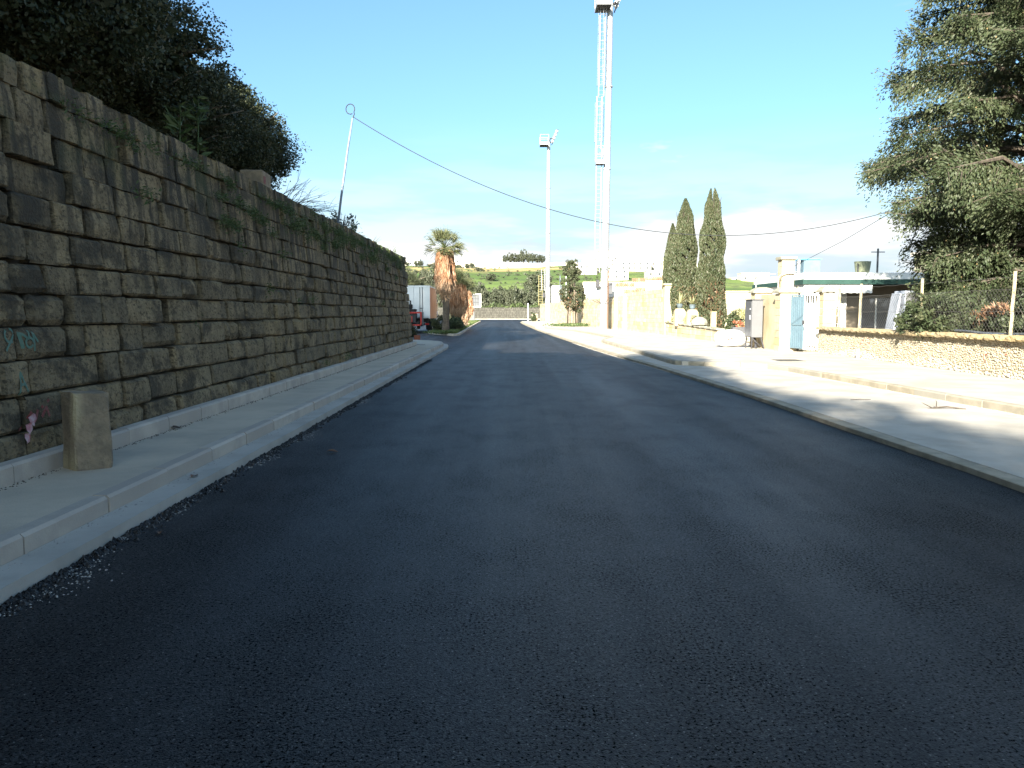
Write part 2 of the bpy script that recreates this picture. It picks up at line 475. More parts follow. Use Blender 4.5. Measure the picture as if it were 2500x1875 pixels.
def leaf_mesh(name, cen, size, aspect=0.45, dirs=None, dspread=1.0, tone=None, seed=1, jitter=0.35):
    """many small diamond leaves; cen (n,3), size scalar or (n,), dirs optional (n,3) leaf direction"""
    g = np.random.default_rng(seed)
    n = len(cen)
    d = g.normal(size=(n, 3))
    d /= np.linalg.norm(d, axis=1)[:, None]
    if dirs is not None:
        d = dirs + d * dspread
        d /= np.linalg.norm(d, axis=1)[:, None] + 1e-9
    r = g.normal(size=(n, 3))
    s = np.cross(d, r)
    s /= np.linalg.norm(s, axis=1)[:, None] + 1e-9
    L = (np.ones(n) * size) * (1 + jitter * g.normal(size=n)).clip(0.4, 1.8)
    d *= L[:, None]
    s *= (L * aspect * 0.5)[:, None]
    co = np.empty((n, 4, 3), np.float32)
    co[:, 0] = cen - d * 0.5
    co[:, 1] = cen + s
    co[:, 2] = cen + d * 0.5
    co[:, 3] = cen - s
    me = bpy.data.meshes.new(name)
    me.vertices.add(4 * n)
    me.vertices.foreach_set('co', co.ravel())
    me.loops.add(4 * n)
    me.loops.foreach_set('vertex_index', np.arange(4 * n, dtype=np.int32))
    me.polygons.add(n)
    me.polygons.foreach_set('loop_start', np.arange(0, 4 * n, 4, dtype=np.int32))
    me.polygons.foreach_set('loop_total', np.full(n, 4, dtype=np.int32))
    if tone is None:
        tone = g.random(n) ** 2
    at = me.attributes.new('tone', 'FLOAT', 'POINT')
    at.data.foreach_set('value', np.repeat(np.asarray(tone, np.float32), 4))
    me.update(calc_edges=True)
    return me

def clump_points(cents, rads, per, g, squash=0.8, shell=0.55):
    k = len(cents)
    d = g.normal(size=(k, per, 3))
    d /= np.linalg.norm(d, axis=2)[:, :, None]
    rr = g.random((k, per, 1)) ** shell
    p = d * rr * np.asarray(rads)[:, None, None]
    p[:, :, 2] *= squash
    return (p + np.asarray(cents)[:, None, :]).reshape(-1, 3)

def crown_points(rx, ry, rz, nc, per, seed, cr=(0.35, 0.7), flat_bottom=0.0):
    """lumpy crown centred on the origin"""
    g = np.random.default_rng(seed)
    d = g.normal(size=(nc, 3))
    d /= np.linalg.norm(d, axis=1)[:, None]
    r = 0.35 + 0.65 * g.random(nc) ** 0.5
    # a few big lobes make the outline uneven
    lob = g.normal(size=(7, 3)); lob /= np.linalg.norm(lob, axis=1)[:, None]
    k = (d @ lob.T).max(axis=1)
    r *= 0.72 + 0.33 * k
    c = d * r[:, None] * np.array([rx, ry, rz])
    if flat_bottom:
        c[:, 2] = np.where(c[:, 2] < 0, c[:, 2] * flat_bottom, c[:, 2])
    rad = g.uniform(cr[0], cr[1], nc)
    return clump_points(c, rad, per, g), np.repeat(g.random(nc), per)

# ------------------------------------------------------------------ ground, road, hill
def lerp_poly(pts, y):
    """x of a polyline given by (x, y) points with rising y"""
    if y <= pts[0][1]: return pts[0][0]
    for (x0, y0), (x1, y1) in zip(pts, pts[1:]):
        if y <= y1:
            return x0 + (x1 - x0) * (y - y0) / (y1 - y0)
    return pts[-1][0]

b = MB()
b.add([(-2500, -400, -0.06), (2500, -400, -0.06), (2500, 3500, -0.06), (-2500, 3500, -0.06)], [(0, 1, 2, 3)])
tag(part('ground', b, 'field'), kind='structure')

b = MB()
nx, ny = 24, 70
xs = np.linspace(-60, 26, nx); ys = np.concatenate([np.linspace(-12, 40, 45), np.linspace(44, 186, 25)])
g = np.random.default_rng(5)
vsx = []
for y in ys:
    for x in xs:
        vsx.append((x, y, 0.0))
b.add(vsx, [(j * nx + i, j * nx + i + 1, (j + 1) * nx + i + 1, (j + 1) * nx + i) for j in range(len(ys) - 1) for i in range(nx - 1)])
tag(part('road', b, 'asphalt'), kind='structure')

def hill_z(x, y):
    t = max(0.0, y - 225)
    z = t * 0.066 + max(0.0, y - 400) * 0.056
    top = 36.0 + 2.2 * math.sin(x * 0.012 + 0.8) + 1.2 * math.sin(x * 0.031)
    if x > 60:
        top += -min(1.0, (x - 60) / 50.0) * 8.0 - max(0.0, min(1.0, (x - 110) / 60.0)) * 16.0
    z = z + 0.9 * math.sin(x * 0.05 + y * 0.02) * min(1, t / 60)
    # terraces
    st = 4.0
    fr = (z / st) % 1.0
    z = z * 0.55 + 0.45 * st * (math.floor(z / st) + max(0.0, min(1.0, (fr - 0.70) / 0.30)))
    return min(z, top) - (0.5 if y < 228 else 0.0)
b = MB()
nx, ny = 150, 90
X = np.linspace(-420, 620, nx); Y = np.concatenate([np.linspace(222, 640, 75), np.linspace(660, 1300, 15)])
b.add([(x, y, hill_z(x, y)) for y in Y for x in X],
      [(j * nx + i, j * nx + i + 1, (j + 1) * nx + i + 1, (j + 1) * nx + i) for j in range(len(Y) - 1) for i in range(nx - 1)])
tag(part('hill', b, 'hill_green', smooth=True), kind='structure')

# far dark ridge on the right
b = MB()
n = 60
for i in range(n):
    x = 250 + i * 18
    b.add([(x, 1400, -2), (x + 18.2, 1400, -2), (x + 18.2, 1500, 62 - i * 0.55 + 5 * math.sin((i + 1) * 0.5)), (x, 1500, 62.5 - i * 0.55 + 5 * math.sin(i * 0.5))], [(0, 1, 2, 3)])
tag(part('ridge', b, 'olive_leaf'), kind='structure')

def kerb_line(pts, width, z0, z1, stone, name, m, parent, seed=0, limit=300, gap=0.016, side=1):
    """kerb stones of about the given length set along a polyline; the body lies to the `side` of the line"""
    g = random.Random(seed)
    pts = [Vector((p[0], p[1], 0)) for p in pts]
    seg = [(a, c, (c - a).length) for a, c in zip(pts, pts[1:])]
    total = sum(s[2] for s in seg)
    n = max(1, round(total / stone))
    def at(s):
        s = max(0, min(total - 1e-6, s))
        for a, c, L in seg:
            if s <= L:
                return a + (c - a) * (s / L)
            s -= L
        return seg[-1][1]
    res = []
    for i in range(n):
        a, c = at(total * i / n), at(total * (i + 1) / n)
        d = (c - a); L = d.length; d.normalize()
        nrm = Vector((d.y, -d.x, 0)) * side
        jz = g.uniform(-0.005, 0.005); jo = g.uniform(-0.006, 0.006)
        mid = (a + c) / 2 + nrm * (width / 2 + jo)
        ln = L - gap
        ch = 0.022                        # worn top edge towards the road
        prof = [(-width / 2, z0), (-width / 2, z1 - ch), (-width / 2 + ch, z1), (width / 2, z1), (width / 2, z0)]
        t = g.random() ** 1.6 * 0.9
        mb = MB()
        vs_ = []
        for e in (-1, 1):
            for px, pz in prof:
                q = mid + d * (e * ln / 2) + nrm * px
                vs_.append((q.x, q.y, pz + jz * (1 if pz > z0 else 0)))
        k = len(prof)
        fs = [tuple(range(k)), tuple(range(2 * k - 1, k - 1, -1))] + [(j, k + j, k + (j + 1) % k, (j + 1) % k) for j in range(k)]
        mb.add(vs_, fs, t + 0.001)
        res.append(part(name, mb, m, parent))
    return res

# ------------------------------------------------------------------ left pavement
# gutter slab
b = MB()
ln = [(-2.8, -3.0)] + [(-2.8 + rnd.uniform(-0.006, 0.006), y) for y in np.arange(0, 36, 0.6)] + [(-2.86, 36.5), (-3.05, 38.4), (-3.5, 39.9), (-4.3, 41.2), (-5.6, 42.4)]
inner = [(-3.05, -3.0), (-3.05, 36.0), (-3.2, 37.8), (-3.62, 39.3), (-4.45, 40.5), (-5.6, 41.4)]
poly = ln + inner[::-1]
b.prism(poly[::-1], -0.05, 0.09)
gut = tag(part('gutter', b, 'concrete'), kind='structure')
kb = [(-3.05, -2.5)] + [(-3.05, y) for y in np.arange(0, 36.1, 3.0)] + inner[2:]
lp = MB()
lp.prism([(-4.04, -3), (-3.10, -3), (-3.10, 36), (-3.26, 37.8), (-3.70, 39.2), (-4.5, 40.4), (-5.6, 41.3), (-9, 41.6), (-9, 34.9), (-4.04, 34.9)], -0.05, 0.215)
pav = tag(part('pavement', lp, 'path_concrete'), kind='structure')
kerb_line(kb, 0.13, 0.085, 0.222, 1.07, 'kerb_stone', 'kerb_concrete', pav, 3, side=-1)
kerb_line([(-4.035, -2.5), (-4.035, 34.4)], 0.135, 0.20, 0.375, 1.0, 'back_kerb_stone', 'kerb_concrete', pav, 4, side=-1)
b = MB().bx(-4.22, -3.72, 34.62, 34.80, 0.19, 0.2185)
dr = part('drain_frame', b, 'drain_iron', pav)
b = MB()
for k in range(9):
    b.bx(-4.20 + k * 0.054, -4.175 + k * 0.054, 34.64, 34.78, 0.2165, 0.2225)
part('drain_bar', b, 'manhole', dr)

# loose grit and crumbs of asphalt along the raw road edge
def grit(name, pts, smin, smax, m, seed):
    g = random.Random(seed)
    mb = MB()
    for x, y, z in pts:
        s = g.uniform(smin, smax)
        a = g.uniform(0, 6.28)
        ca, sa = math.cos(a), math.sin(a)
        vs_ = [(-1, -.7, 0), (.9, -.8, 0), (1, .7, 0), (-.8, .9, 0), (g.uniform(-.4, .4), g.uniform(-.4, .4), g.uniform(.7, 1.2))]
        vs_ = [(x + (p * ca - q * sa) * s, y + (p * sa + q * ca) * s, z + r * s) for p, q, r in vs_]
        mb.add(vs_, [(0, 1, 4), (1, 2, 4), (2, 3, 4), (3, 0, 4)], g.random())
    o = part(name, mb, m)
    o['kind'] = 'stuff'
    return o
gp = []
for i in range(4200):
    y = 3.2 + 17 * rnd.random() ** 1.5
    wv = 0.035 + 0.13 * max(0, math.sin(y * 2.3) * math.sin(y * 0.9 + 1))
    gp.append((-2.79 + abs(rnd.gauss(0, wv)), y, 0.0))
for i in range(500):
    y = 4 + 30 * rnd.random()
    gp.append((-3.03 + abs(rnd.gauss(0, 0.04)), y, 0.09))
grit('gravel', gp, 0.002, 0.008, 'grit', 2)
gp = [(-2.79 + abs(rnd.gauss(0, 0.055)), 3.2 + 24 * rnd.random() ** 1.3, 0.0) for i in range(2600)]
grit('asphalt_crumbs', gp, 0.010, 0.030, 'asphalt', 6)

gp = [(-4.03 + abs(rnd.gauss(0, .035)), 5 + 29 * rnd.random(), .2155) for i in range(1500)]
grit('pavement_litter', gp, 0.003, 0.010, 'litter_dark', 16)
gp = []
for i in range(2600):
    y = 6 + 36 * rnd.random() ** 1.3
    gp.append((lerp_poly([(8.35, -5), (8.05, 6), (7.62, 12), (7.12, 21.3)], y) - .02 - abs(rnd.gauss(0, .06)) if y < 21.5 else lerp_poly([(4.55, 8), (4.46, 15), (4.16, 22.7), (3.82, 28), (3.52, 34), (3.2, 42)], y) - abs(rnd.gauss(0, .05)), y, .0668 if y < 21.5 else .0))
grit('kerb_litter', gp, 0.004, 0.013, 'grit', 17)

# ------------------------------------------------------------------ great dry-stone retaining wall
LEV = [3.89, 3.62, 3.29, 2.98, 2.67, 2.37, 2.05, 1.77, 1.47, 1.17, 0.86, 0.56, 0.24]
WY1 = 34.5
def wx(z):                       # battered face
    return -4.215 - 0.075 * (z - 0.38)
wall = thing('stone_wall', (-4.4, 16, 0), 'tall weathered dry-stone wall of big square blocks along the left pavement', 'wall')
b = MB()
b.add([(wx(0) - .13, -50, 0), (wx(0) - .13, WY1 - .10, 0), (wx(3.8) - .13, WY1 - .10, 3.72), (wx(3.8) - .13, -50, 3.72),
       (-5.6, -50, 0), (-5.6, WY1 - .10, 0), (-5.6, WY1 - .10, 3.72), (-5.6, -50, 3.72)],
      [(0, 1, 2, 3), (7, 6, 5, 4), (3, 2, 6, 7), (1, 5, 6, 2), (0, 4, 5, 1), (0, 3, 7, 4)])
part('core', b, 'joint', wall)
SEEN = {1: [7.47, 7.93, 8.47, 9.13, 9.5, 9.88, 10.9, 11.58], 2: [6.6, 7.25, 7.92, -8.09, 8.6, 9.05, 9.82, 10.5, 11.22],
        3: [7.21, 8.22, 8.69, 9.16, 9.97], 4: [6.6, 7.25, 7.86, 8.38, -8.5, 9.2, 9.85, 10.8, 11.69, 11.96],
        5: [6.9, 7.4, 8.12, 8.75, 9.3, 10.09, 10.6, 10.87, 11.35, 12.8], 6: [7.07, 7.65, 8.23, 9.13, 9.93, 10.7, 11.37, 12.17],
        7: [6.6, 7.32, 7.95, 8.53, 9.1, 10.03, -10.28, 11.2, 12.39], 8: [6.3, 7.1, 7.92, 8.21, 8.95, 9.47, 10.54, 11.26, 12.16],
        9: [6.3, 6.79, 7.22, 8.45, 8.84, 9.64, 10.2, 11.08, 12.26, 13.03], 10: [6.2, 7.05, 7.63, 8.85, 9.5, 10.35, 11.51, 13.56],
        11: [6.4, 7.0, 7.47, 8.5, 9.32, 10.24, 11.3, 12.1, 12.8], 0: [6.9, 7.3, 7.62, 8.0, 8.31, 8.75, 9.1, 9.62, 9.97, 10.5]}
def stone_block(mb, y0, y1, z0, z1, g, tone, rough=0.012, proud=0.0, fine=True, wear=1.0):
    """a weathered block: pillowed front face, worn uneven arrises"""
    nu, nv = (6, 5) if fine else (4, 4)
    L, H = y1 - y0, z1 - z0
    edge = g.uniform(0.016, 0.042) * wear
    us = [0, min(.22, edge / L * 1.6)] + list(np.linspace(0, 1, nu - 2)[1:-1]) + [1 - min(.22, edge / L * 1.6), 1]
    vv = [0, min(.3, edge / H * 1.3)] + list(np.linspace(0, 1, nv - 2)[1:-1]) + [1 - min(.3, edge / H * 1.3), 1]
    us = sorted(us); vv = sorted(vv)
    nu, nv = len(us), len(vv)
    bul = g.uniform(-0.004, 0.012)
    cut = [g.random() ** 3 * 0.05 for _ in range(4)]
    pts = []
    tilt = g.uniform(-0.012, 0.012)
    for j, v in enumerate(vv):
        for i, u in enumerate(us):
            y, z = y0 + u * L, z0 + v * H
            e = (i in (0, nu - 1)) + (j in (0, nv - 1))
            x = wx(z) + proud + bul * (1 - (2 * u - 1) ** 2) * (1 - (2 * v - 1) ** 2) + tilt * (u - .5) + g.uniform(-rough, rough) * (1 if not e else .6)
            if e:
                x -= edge * (1.0 if e == 1 else 1.5)
                y += (1 if i == 0 else -1 if i == nu - 1 else 0) * g.uniform(-.004, .020) * wear
                z += (1 if j == 0 else -1 if j == nv - 1 else 0) * g.uniform(-.004, .014) * wear
            if e == 2:
                k = (i > 0) + 2 * (j > 0)
                y += (cut[k] if i == 0 else -cut[k]); z += (cut[k] if j == 0 else -cut[k]) * .7
            pts.append((x, y, z))
    fs = [(j * nu + i, j * nu + i + 1, (j + 1) * nu + i + 1, (j + 1) * nu + i) for j in range(nv - 1) for i in range(nu - 1)]
    ring = [i for i in range(nu)] + [j * nu + nu - 1 for j in range(1, nv)] + [(nv - 1) * nu + i for i in range(nu - 2, -1, -1)] + [j * nu for j in range(nv - 2, 0, -1)]
    o = len(pts)
    for r_ in ring:
        p = pts[r_]
        pts.append((p[0] - 0.20, p[1], p[2]))
    m = len(ring)
    fs += [(ring[(k + 1) % m], ring[k], o + k, o + (k + 1) % m) for k in range(m)]
    mb.add(pts, fs, tone + 0.001)
blocks = []
g = random.Random(21)
for c in range(12):
    z1, z0 = LEV[c], LEV[c + 1]
    ys = [-5.5 + g.uniform(0, .5)]
    seen = SEEN.get(c, [])
    first = abs(seen[0])
    while ys[-1] < first - 0.5:
        ys.append(ys[-1] + g.uniform(.45, 1.1))
    if ys[-1] > first - .2: ys.pop()
    void = set()
    for s in seen:
        ys.append(abs(s))
        if s < 0: void.add(len(ys) - 2)
    while ys[-1] < WY1 - 0.9:
        ys.append(ys[-1] + (g.uniform(.28, .62) if c == 0 else (g.uniform(.28, .78) if g.random() < .85 else g.uniform(.8, 1.2))))
    ys[-1] = WY1
    for i, (a, d) in enumerate(zip(ys, ys[1:])):
        blocks.append((a, d, z0, z1, c, i in void))
def show(bk):                    # how large it shows from the road: near the visible end of the wall first
    a, d = bk[0], bk[1]
    if d < 6.0: return -1
    return (d - a) / max(a, 5) ** 2
order = sorted(range(len(blocks)), key=lambda i: -show(blocks[i]))
own = set(i for i in order[:292] if show(blocks[i]) > 0)
rest = MB()
bv_v, bv_f = [], []
for i, (a, d, z0, z1, c, void) in enumerate(blocks):
    if void:
        continue
    gp_ = 0.006 if c < 4 else 0.010
    lowtop = 0.0
    if c == 0:
        lowtop = g.uniform(-.012, .015)
    t = g.random() ** 2 * 0.7
    proud = g.uniform(-0.035, 0.03) + (-0.03 if g.random() < .12 else 0)
    near = a < 17
    mb = MB() if i in own else rest
    zj = g.uniform(-.008, .008)
    stone_block(mb, a + g.uniform(.004, .011), d - (g.uniform(.006, .018) if g.random() < .84 else g.uniform(.03, .06)), z0 + gp_ * .6 + zj, z1 - gp_ * .6 + lowtop + zj, g, t, 0.010 if g.random() < .7 else 0.020, proud, near, (.35 if c < 4 else .6 if g.random() < .6 else 1.25))
    if i in own:
        if a < 15:
            k = len(bv_v); bv_v += mb.v; bv_f += [tuple(q + k for q in f) for f in mb.f]
        so = part('stone', mb, 'old_stone', wall, smooth=True)
        so.data.set_sharp_from_angle(angle=R(28))
rb = part('stone_courses', rest, 'old_stone', wall, smooth=True)
rb['kind'] = 'stuff'
rb.data.set_sharp_from_angle(angle=R(28))
wall_bvh = BVHTree.FromPolygons(bv_v, bv_f)
# end face, round the corner into the side road
b = MB()
gg = random.Random(4)
for c in range(12):
    z1, z0 = LEV[c], LEV[c + 1]
    x = wx((z0 + z1) / 2) - 0.25
    while x > -9:
        L = gg.uniform(.4, .9)
        b.bx(x - L + .01, x - .01, WY1 - .25, WY1 + gg.uniform(-.02, .02), z0 + .008, z1 - .008, gg.random() ** 2)
        x -= L
o = part('return_courses', b, 'old_stone', wall); o['kind'] = 'stuff'
# raised block with a red daub on top of the wall
b = MB(); b.box((-4.72, 15.2, 3.99), (.42, .62, .34), 0.05, .05)
o = part('loose_block', b, 'bollard_stone', wall, bevel=.03)
b = MB(); b.box((-4.50, 15.02, 3.99), (.012, .14, .13), 0.05)
part('paint_daub', b, 'paint_red', o)

# paint scrawls on the near blocks
def strokes(mb, lines, bvh, org, direction, uaxis, wid, off=0.006):
    """flat brush strokes laid on the stone surface: points are (u, z), projected along direction"""
    d = Vector(direction)
    for ln_ in lines:
        fine = []
        for (u0, z0), (u1, z1) in zip(ln_, ln_[1:]):
            k = max(2, int(math.hypot(u1 - u0, z1 - z0) / 0.02))
            fine += [(u0 + (u1 - u0) * i / k, z0 + (z1 - z0) * i / k) for i in range(k)]
        fine.append(ln_[-1])
        prev = None
        for i, (u, z) in enumerate(fine):
            a = fine[max(0, i - 1)]; c = fine[min(len(fine) - 1, i + 1)]
            du, dz = c[0] - a[0], c[1] - a[1]
            L = math.hypot(du, dz) or 1
            pr = []
            for s in (-1, 1):
                uu, zz = u - dz / L * wid / 2 * s, z + du / L * wid / 2 * s
                o_ = Vector(org) + Vector(uaxis) * uu
                o_.z = zz
                hit = bvh.ray_cast(o_ - d * 1.0, d, 3.0)
                p = hit[0] - d * off if hit[0] is not None else None
                pr.append(p)
            if prev and all(pr) and all(prev) and max((pr[0] - prev[0]).length, (pr[1] - prev[1]).length) < .07:
                mb.add([prev[0], prev[1], pr[1], pr[0]], [(0, 1, 2, 3)])
            prev = pr
    return mb
def arc(cu, cz, ru, rz_, a0, a1, n=8):
    return [(cu + ru * math.cos(R(a0 + (a1 - a0) * i / n)), cz + rz_ * math.sin(R(a0 + (a1 - a0) * i / n))) for i in range(n + 1)]
D = (-1, 0, 0); O = (-4.0, 0, 0); U = (0, 1, 0)
b = strokes(MB(), [arc(6.98, 1.40, .07, .06, 20, 300), [(6.90, 1.27), (7.05, 1.41)], [(7.16, 1.28), (7.14, 1.42), (7.24, 1.36), (7.26, 1.44)],
                   arc(7.25, 1.33, .055, .045, 0, 330), [(7.32, 1.25), (7.31, 1.42), (7.37, 1.33)]], wall_bvh, O, D, U, .024)
part('green_scrawl', b, 'paint_green', wall)
b = strokes(MB(), [[(7.00, .88), (7.06, 1.08), (7.13, .90)], [(7.02, .97), (7.12, .97)], [(7.10, 1.06), (7.13, 1.10)]], wall_bvh, O, D, U, .024)
part('green_scrawl', b, 'paint_green', wall)
b = strokes(MB(), [[(7.05, .63), (7.11, .72), (7.16, .64), (7.22, .73)], [(7.26, .66), (7.36, .74), (7.38, .65)], [(6.92, .56), (7.02, .61)],
                   [(7.28, .74), (7.40, .80)]], wall_bvh, O, D, U, .030)
part('red_scrawl', b, 'paint_red', wall)

# ------------------------------------------------------------------ raised ground above the wall
def terr_z(x, y):
    d = max(0.0, -5.0 - x)
    return 3.66 + 0.10 * min(d, 14) + 0.12 * math.sin(y * .7 + x) * min(1, d) + 0.05 * math.sin(y * 2.1 + x * 1.7)
b = MB()
tx = [-4.62, -4.8, -5.2, -6, -7, -8.5, -11, -15, -22, -40]; ty = list(np.arange(-50, WY1 - .3, 1.0)) + [WY1 - .35]
n = len(tx)
b.add([(x, y, terr_z(x, y)) for y in ty for x in tx], [(j * n + i + 1, j * n + i, (j + 1) * n + i, (j + 1) * n + i + 1) for j in range(len(ty) - 1) for i in range(n - 1)])
k = len(b.v)
top = [(x, WY1 - .35, terr_z(x, WY1 - .35)) for x in tx]
b.add(top + [(x, WY1 - .35, -.05) for x in tx], [(i, i + 1, n + i + 1, n + i) for i in range(n - 1)])
tag(part('terrace_ground', b, 'soil', smooth=True), kind='structure')

# ------------------------------------------------------------------ right: edge strip, bays, pavement
RE = [(4.55, -5), (4.55, 8), (4.46, 15), (4.16, 22.7), (3.82, 28), (3.52, 34), (3.2, 42), (2.62, 57), (2.15, 72), (1.75, 91), (1.35, 112), (1.25, 126)]
b = MB()
yy = list(np.arange(-5, 126.1, 1.0))
outer = [(lerp_poly(RE, y) + rnd.uniform(-.012, .008), y) for y in yy]
inn = [(lerp_poly(RE, y) + .20, y) for y in yy]
corner = [(1.6, 128.2), (2.6, 130.2), (4.4, 131.2), (9, 131.6)]
n = len(yy)
b.add([(x, y, -.05) for x, y in outer] + [(x, y, .055) for x, y in outer] + [(x + .012, y, .062) for x, y in outer] + [(x, y, .062) for x, y in inn],
      [(i, n + i, n + i + 1, i + 1) for i in range(n - 1)] + [(n + i, 2 * n + i, 2 * n + i + 1, n + i + 1) for i in range(n - 1)] + [(2 * n + i, 3 * n + i, 3 * n + i + 1, 2 * n + i + 1) for i in range(n - 1)])
tag(part('edge_strip', b, 'old_kerb'), kind='structure')
# concrete bays and the low strip that joins them
b = MB()
b.prism([(lerp_poly(RE, y) + .195, y) for y in (-5, 8, 15, 22.7, 28, 34, 42, 57, 72, 77)] + [(3.2, 77), (5.1, 65), (5.6, 56.4), (5.9, 46.8), (4.68, 41.4), (4.8, 32), (4.86, 23.6), (6.9, 22.7), (7.25, 21.5), (7.75, 12), (8.2, 6), (8.5, -5)], -.05, .0665)
tag(part('parking_bay', b, 'concrete'), kind='structure')
# right pavement slab
b = MB()
PK = [(8.35, -5), (8.05, 6), (7.62, 12), (7.12, 21.3), (6.75, 22.5), (4.85, 23.35), (4.72, 23.9), (4.66, 32), (4.52, 41.2), (4.75, 42.6), (5.78, 46.9), (5.46, 56.4), (4.95, 65), (3.0, 76.4), (2.25, 76.9)]
def off(pts, d):
    res = []
    for i, (x, y) in enumerate(pts):
        a = pts[max(0, i - 1)]; c = pts[min(len(pts) - 1, i + 1)]
        dx, dy = c[0] - a[0], c[1] - a[1]; L = math.hypot(dx, dy)
        res.append((x + dy / L * d, y - dx / L * d))
    return res
poly = off(PK, .14) + [(lerp_poly(RE, y) + .205, y) for y in (78, 86, 95, 104, 112, 120, 126)] + corner + [(9, 126), (10.5, 60), (11.2, 50), (10.9, 38), (11.5, 30), (11.0, -5)]
b.prism(poly[::-1], -.05, .185)
pr = tag(part('pavement', b, 'concrete'), kind='structure')
kerb_line(PK, .135, .05, .192, 1.0, 'kerb_stone', 'old_kerb', pr, 8)
kerb_line([(lerp_poly(RE, y) + .19, y) for y in (78, 86, 95, 104, 112, 120, 126)] + corner, .13, .05, .186, 1.0, 'kerb_stone', 'old_kerb', pr, 12)
# shallow saw cuts across the slabs
b = MB(); b.bx(7.75, 8.5, 23.4, 24.25, .17, .1905)
o = part('manhole_cover', b, 'manhole', pr)
b = MB()
for k in range(7): b.bx(7.80 + k * .095, 7.83 + k * .095, 23.45, 24.2, .188, .1935)
part('tread', b, 'drain_iron', o)
b = MB(); b.prism([(11.2, -5), (60, -5), (60, 140), (9.2, 140), (9.2, 126), (10.6, 60), (11.0, 38), (11.3, 30)], -.05, .16)
tag(part('garden_ground', b, 'soil'), kind='structure')

# traffic island with the palms
ISL = [(-6.1, 59.9), (-5.2, 57.2), (-4.3, 55.0), (-3.9, 54.4), (-3.62, 54.6), (-3.6, 56), (-3.75, 64), (-4.2, 84), (-4.7, 110), (-5.15, 136), (-6.2, 138.3), (-9, 138), (-9.5, 110), (-7.4, 76), (-6.4, 62)]
b = MB(); b.prism(off(ISL + [ISL[0]], -.16)[:-1], -.05, .14)
isl = tag(part('traffic_island', b, 'lawn'), kind='structure')
kerb_line(ISL + [ISL[0]], .17, -.05, .15, 1.0, 'kerb_stone', 'kerb_concrete', isl, 15, side=-1)
# cross street kerb and far verge under the far wall
b = MB(); b.prism([(-60, 178), (26, 176.5), (26, 190), (-60, 190)], -.05, .13)
tag(part('far_pavement', b, 'concrete'), kind='structure')
# ------------------------------------------------------------------ stone block standing on the left pavement
b = MB()
q = [(-4.02, 7.16), (-3.80, 6.98), (-3.57, 7.16), (-3.80, 7.42)]
g = random.Random(3)
lev = [(.216, .985), (.27, 1.0), (.45, 1.0), (.70, .995), (.865, .985), (.895, .93)]
cx = sum(p[0] for p in q) / 4; cy = sum(p[1] for p in q) / 4
ring = []
for a, c in zip(q, q[1:] + q[:1]):
    for k in range(4):
        t = (0.06, .33, .66, .94)[k]
        ring.append((a[0] + (c[0] - a[0]) * t, a[1] + (c[1] - a[1]) * t))
m = len(ring)
for li, (z, s) in enumerate(lev):
    for i, (x, y) in enumerate(ring):
        j = g.uniform(-.011, .011)
        b.v.append((cx + (x - cx) * s + j, cy + (y - cy) * s + g.uniform(-.007, .007), z + (g.uniform(-.012, .012) if li > 0 else 0)))
        near_edge = (3 <= i <= 4) and z > .6
        b.t.append(0.95 if near_edge else (.8 if li < 2 and i in (0, 1, 2, 3) else 0.03))
b.f += [(l * m + i, l * m + (i + 1) % m, (l + 1) * m + (i + 1) % m, (l + 1) * m + i) for l in range(len(lev) - 1) for i in range(m)]
b.f.append(tuple(range((len(lev) - 1) * m, len(lev) * m)))
b.f.append(tuple(range(m - 1, -1, -1)))
tag(part('stone_bollard', b, 'bollard_stone'), 'rough squared stone block standing upright on the left pavement', 'stone block')

b = MB()
b.box((-4.78, 40.9, .33), (.30, .22, .23), .2, .1)
tag(part('brick_block', b, 'brick_red', bevel=.01), 'reddish brick block lying by the far corner of the stone wall', 'brick')

# paper stuck by the foot of the wall, leaf on the path, twigs in the bay
b = MB()
for (y, z, s, a) in ((6.93, .60, .045, .6), (6.99, .67, .05, .9), (6.89, .52, .04, .2)):
    pts = []
    for i in range(7):
        an = a + i * .9
        pts.append((-4.155 + .012 * math.sin(i * 2.1), y + s * math.cos(an) * (1 + .3 * math.sin(i)), z + s * math.sin(an) * 1.2))
    b.add(pts, [(0, 1, 2), (0, 2, 3), (0, 3, 4), (0, 4, 5), (0, 5, 6)])
tag(part('paper_scrap', b, 'paper_pink'), 'crumpled pink and white paper stuck low on the stone wall', 'litter')
def dry_leaf(name, x, y, z, L, rz, label, m='litter_dark', cat='leaf'):
    b = MB()
    n = 6
    for i in range(n):
        t = i / (n - 1)
        wv = .28 * L * math.sin(math.pi * t) + .004
        zz = .006 + .05 * L * (1 + math.sin(t * 5)) 
        xx = (t - .5) * L
        for s in (-1, 0, 1):
            px, py = xx, s * wv
            b.v.append((x + px * math.cos(rz) - py * math.sin(rz), y + px * math.sin(rz) + py * math.cos(rz), z + zz + (.12 * L if s else 0) * math.sin(math.pi * t)))
            b.t.append(0)
    b.f += [(i * 3 + k, i * 3 + k + 1, (i + 1) * 3 + k + 1, (i + 1) * 3 + k) for i in range(n - 1) for k in range(2)]
    return tag(part(name, b, m), label, cat)
dry_leaf('dry_leaf', -4.0, 9.55, .216, .16, .4, 'brown curled leaf on the left pavement against the back kerb')
dry_leaf('dry_leaf', -2.92, 7.35, .09, .10, 1.4, 'small tan leaf lying in the concrete gutter', 'dry_leaf')
dry_leaf('dry_leaf', -2.55, 5.75, .004, .07, 2.0, 'small orange leaf lying on the grit at the left road edge', 'dry_leaf')
dry_leaf('dry_leaf', -2.05, 9.15, .003, .14, .1, 'dull brown leaf lying alone on the dark asphalt', 'dry_leaf')
b = MB()
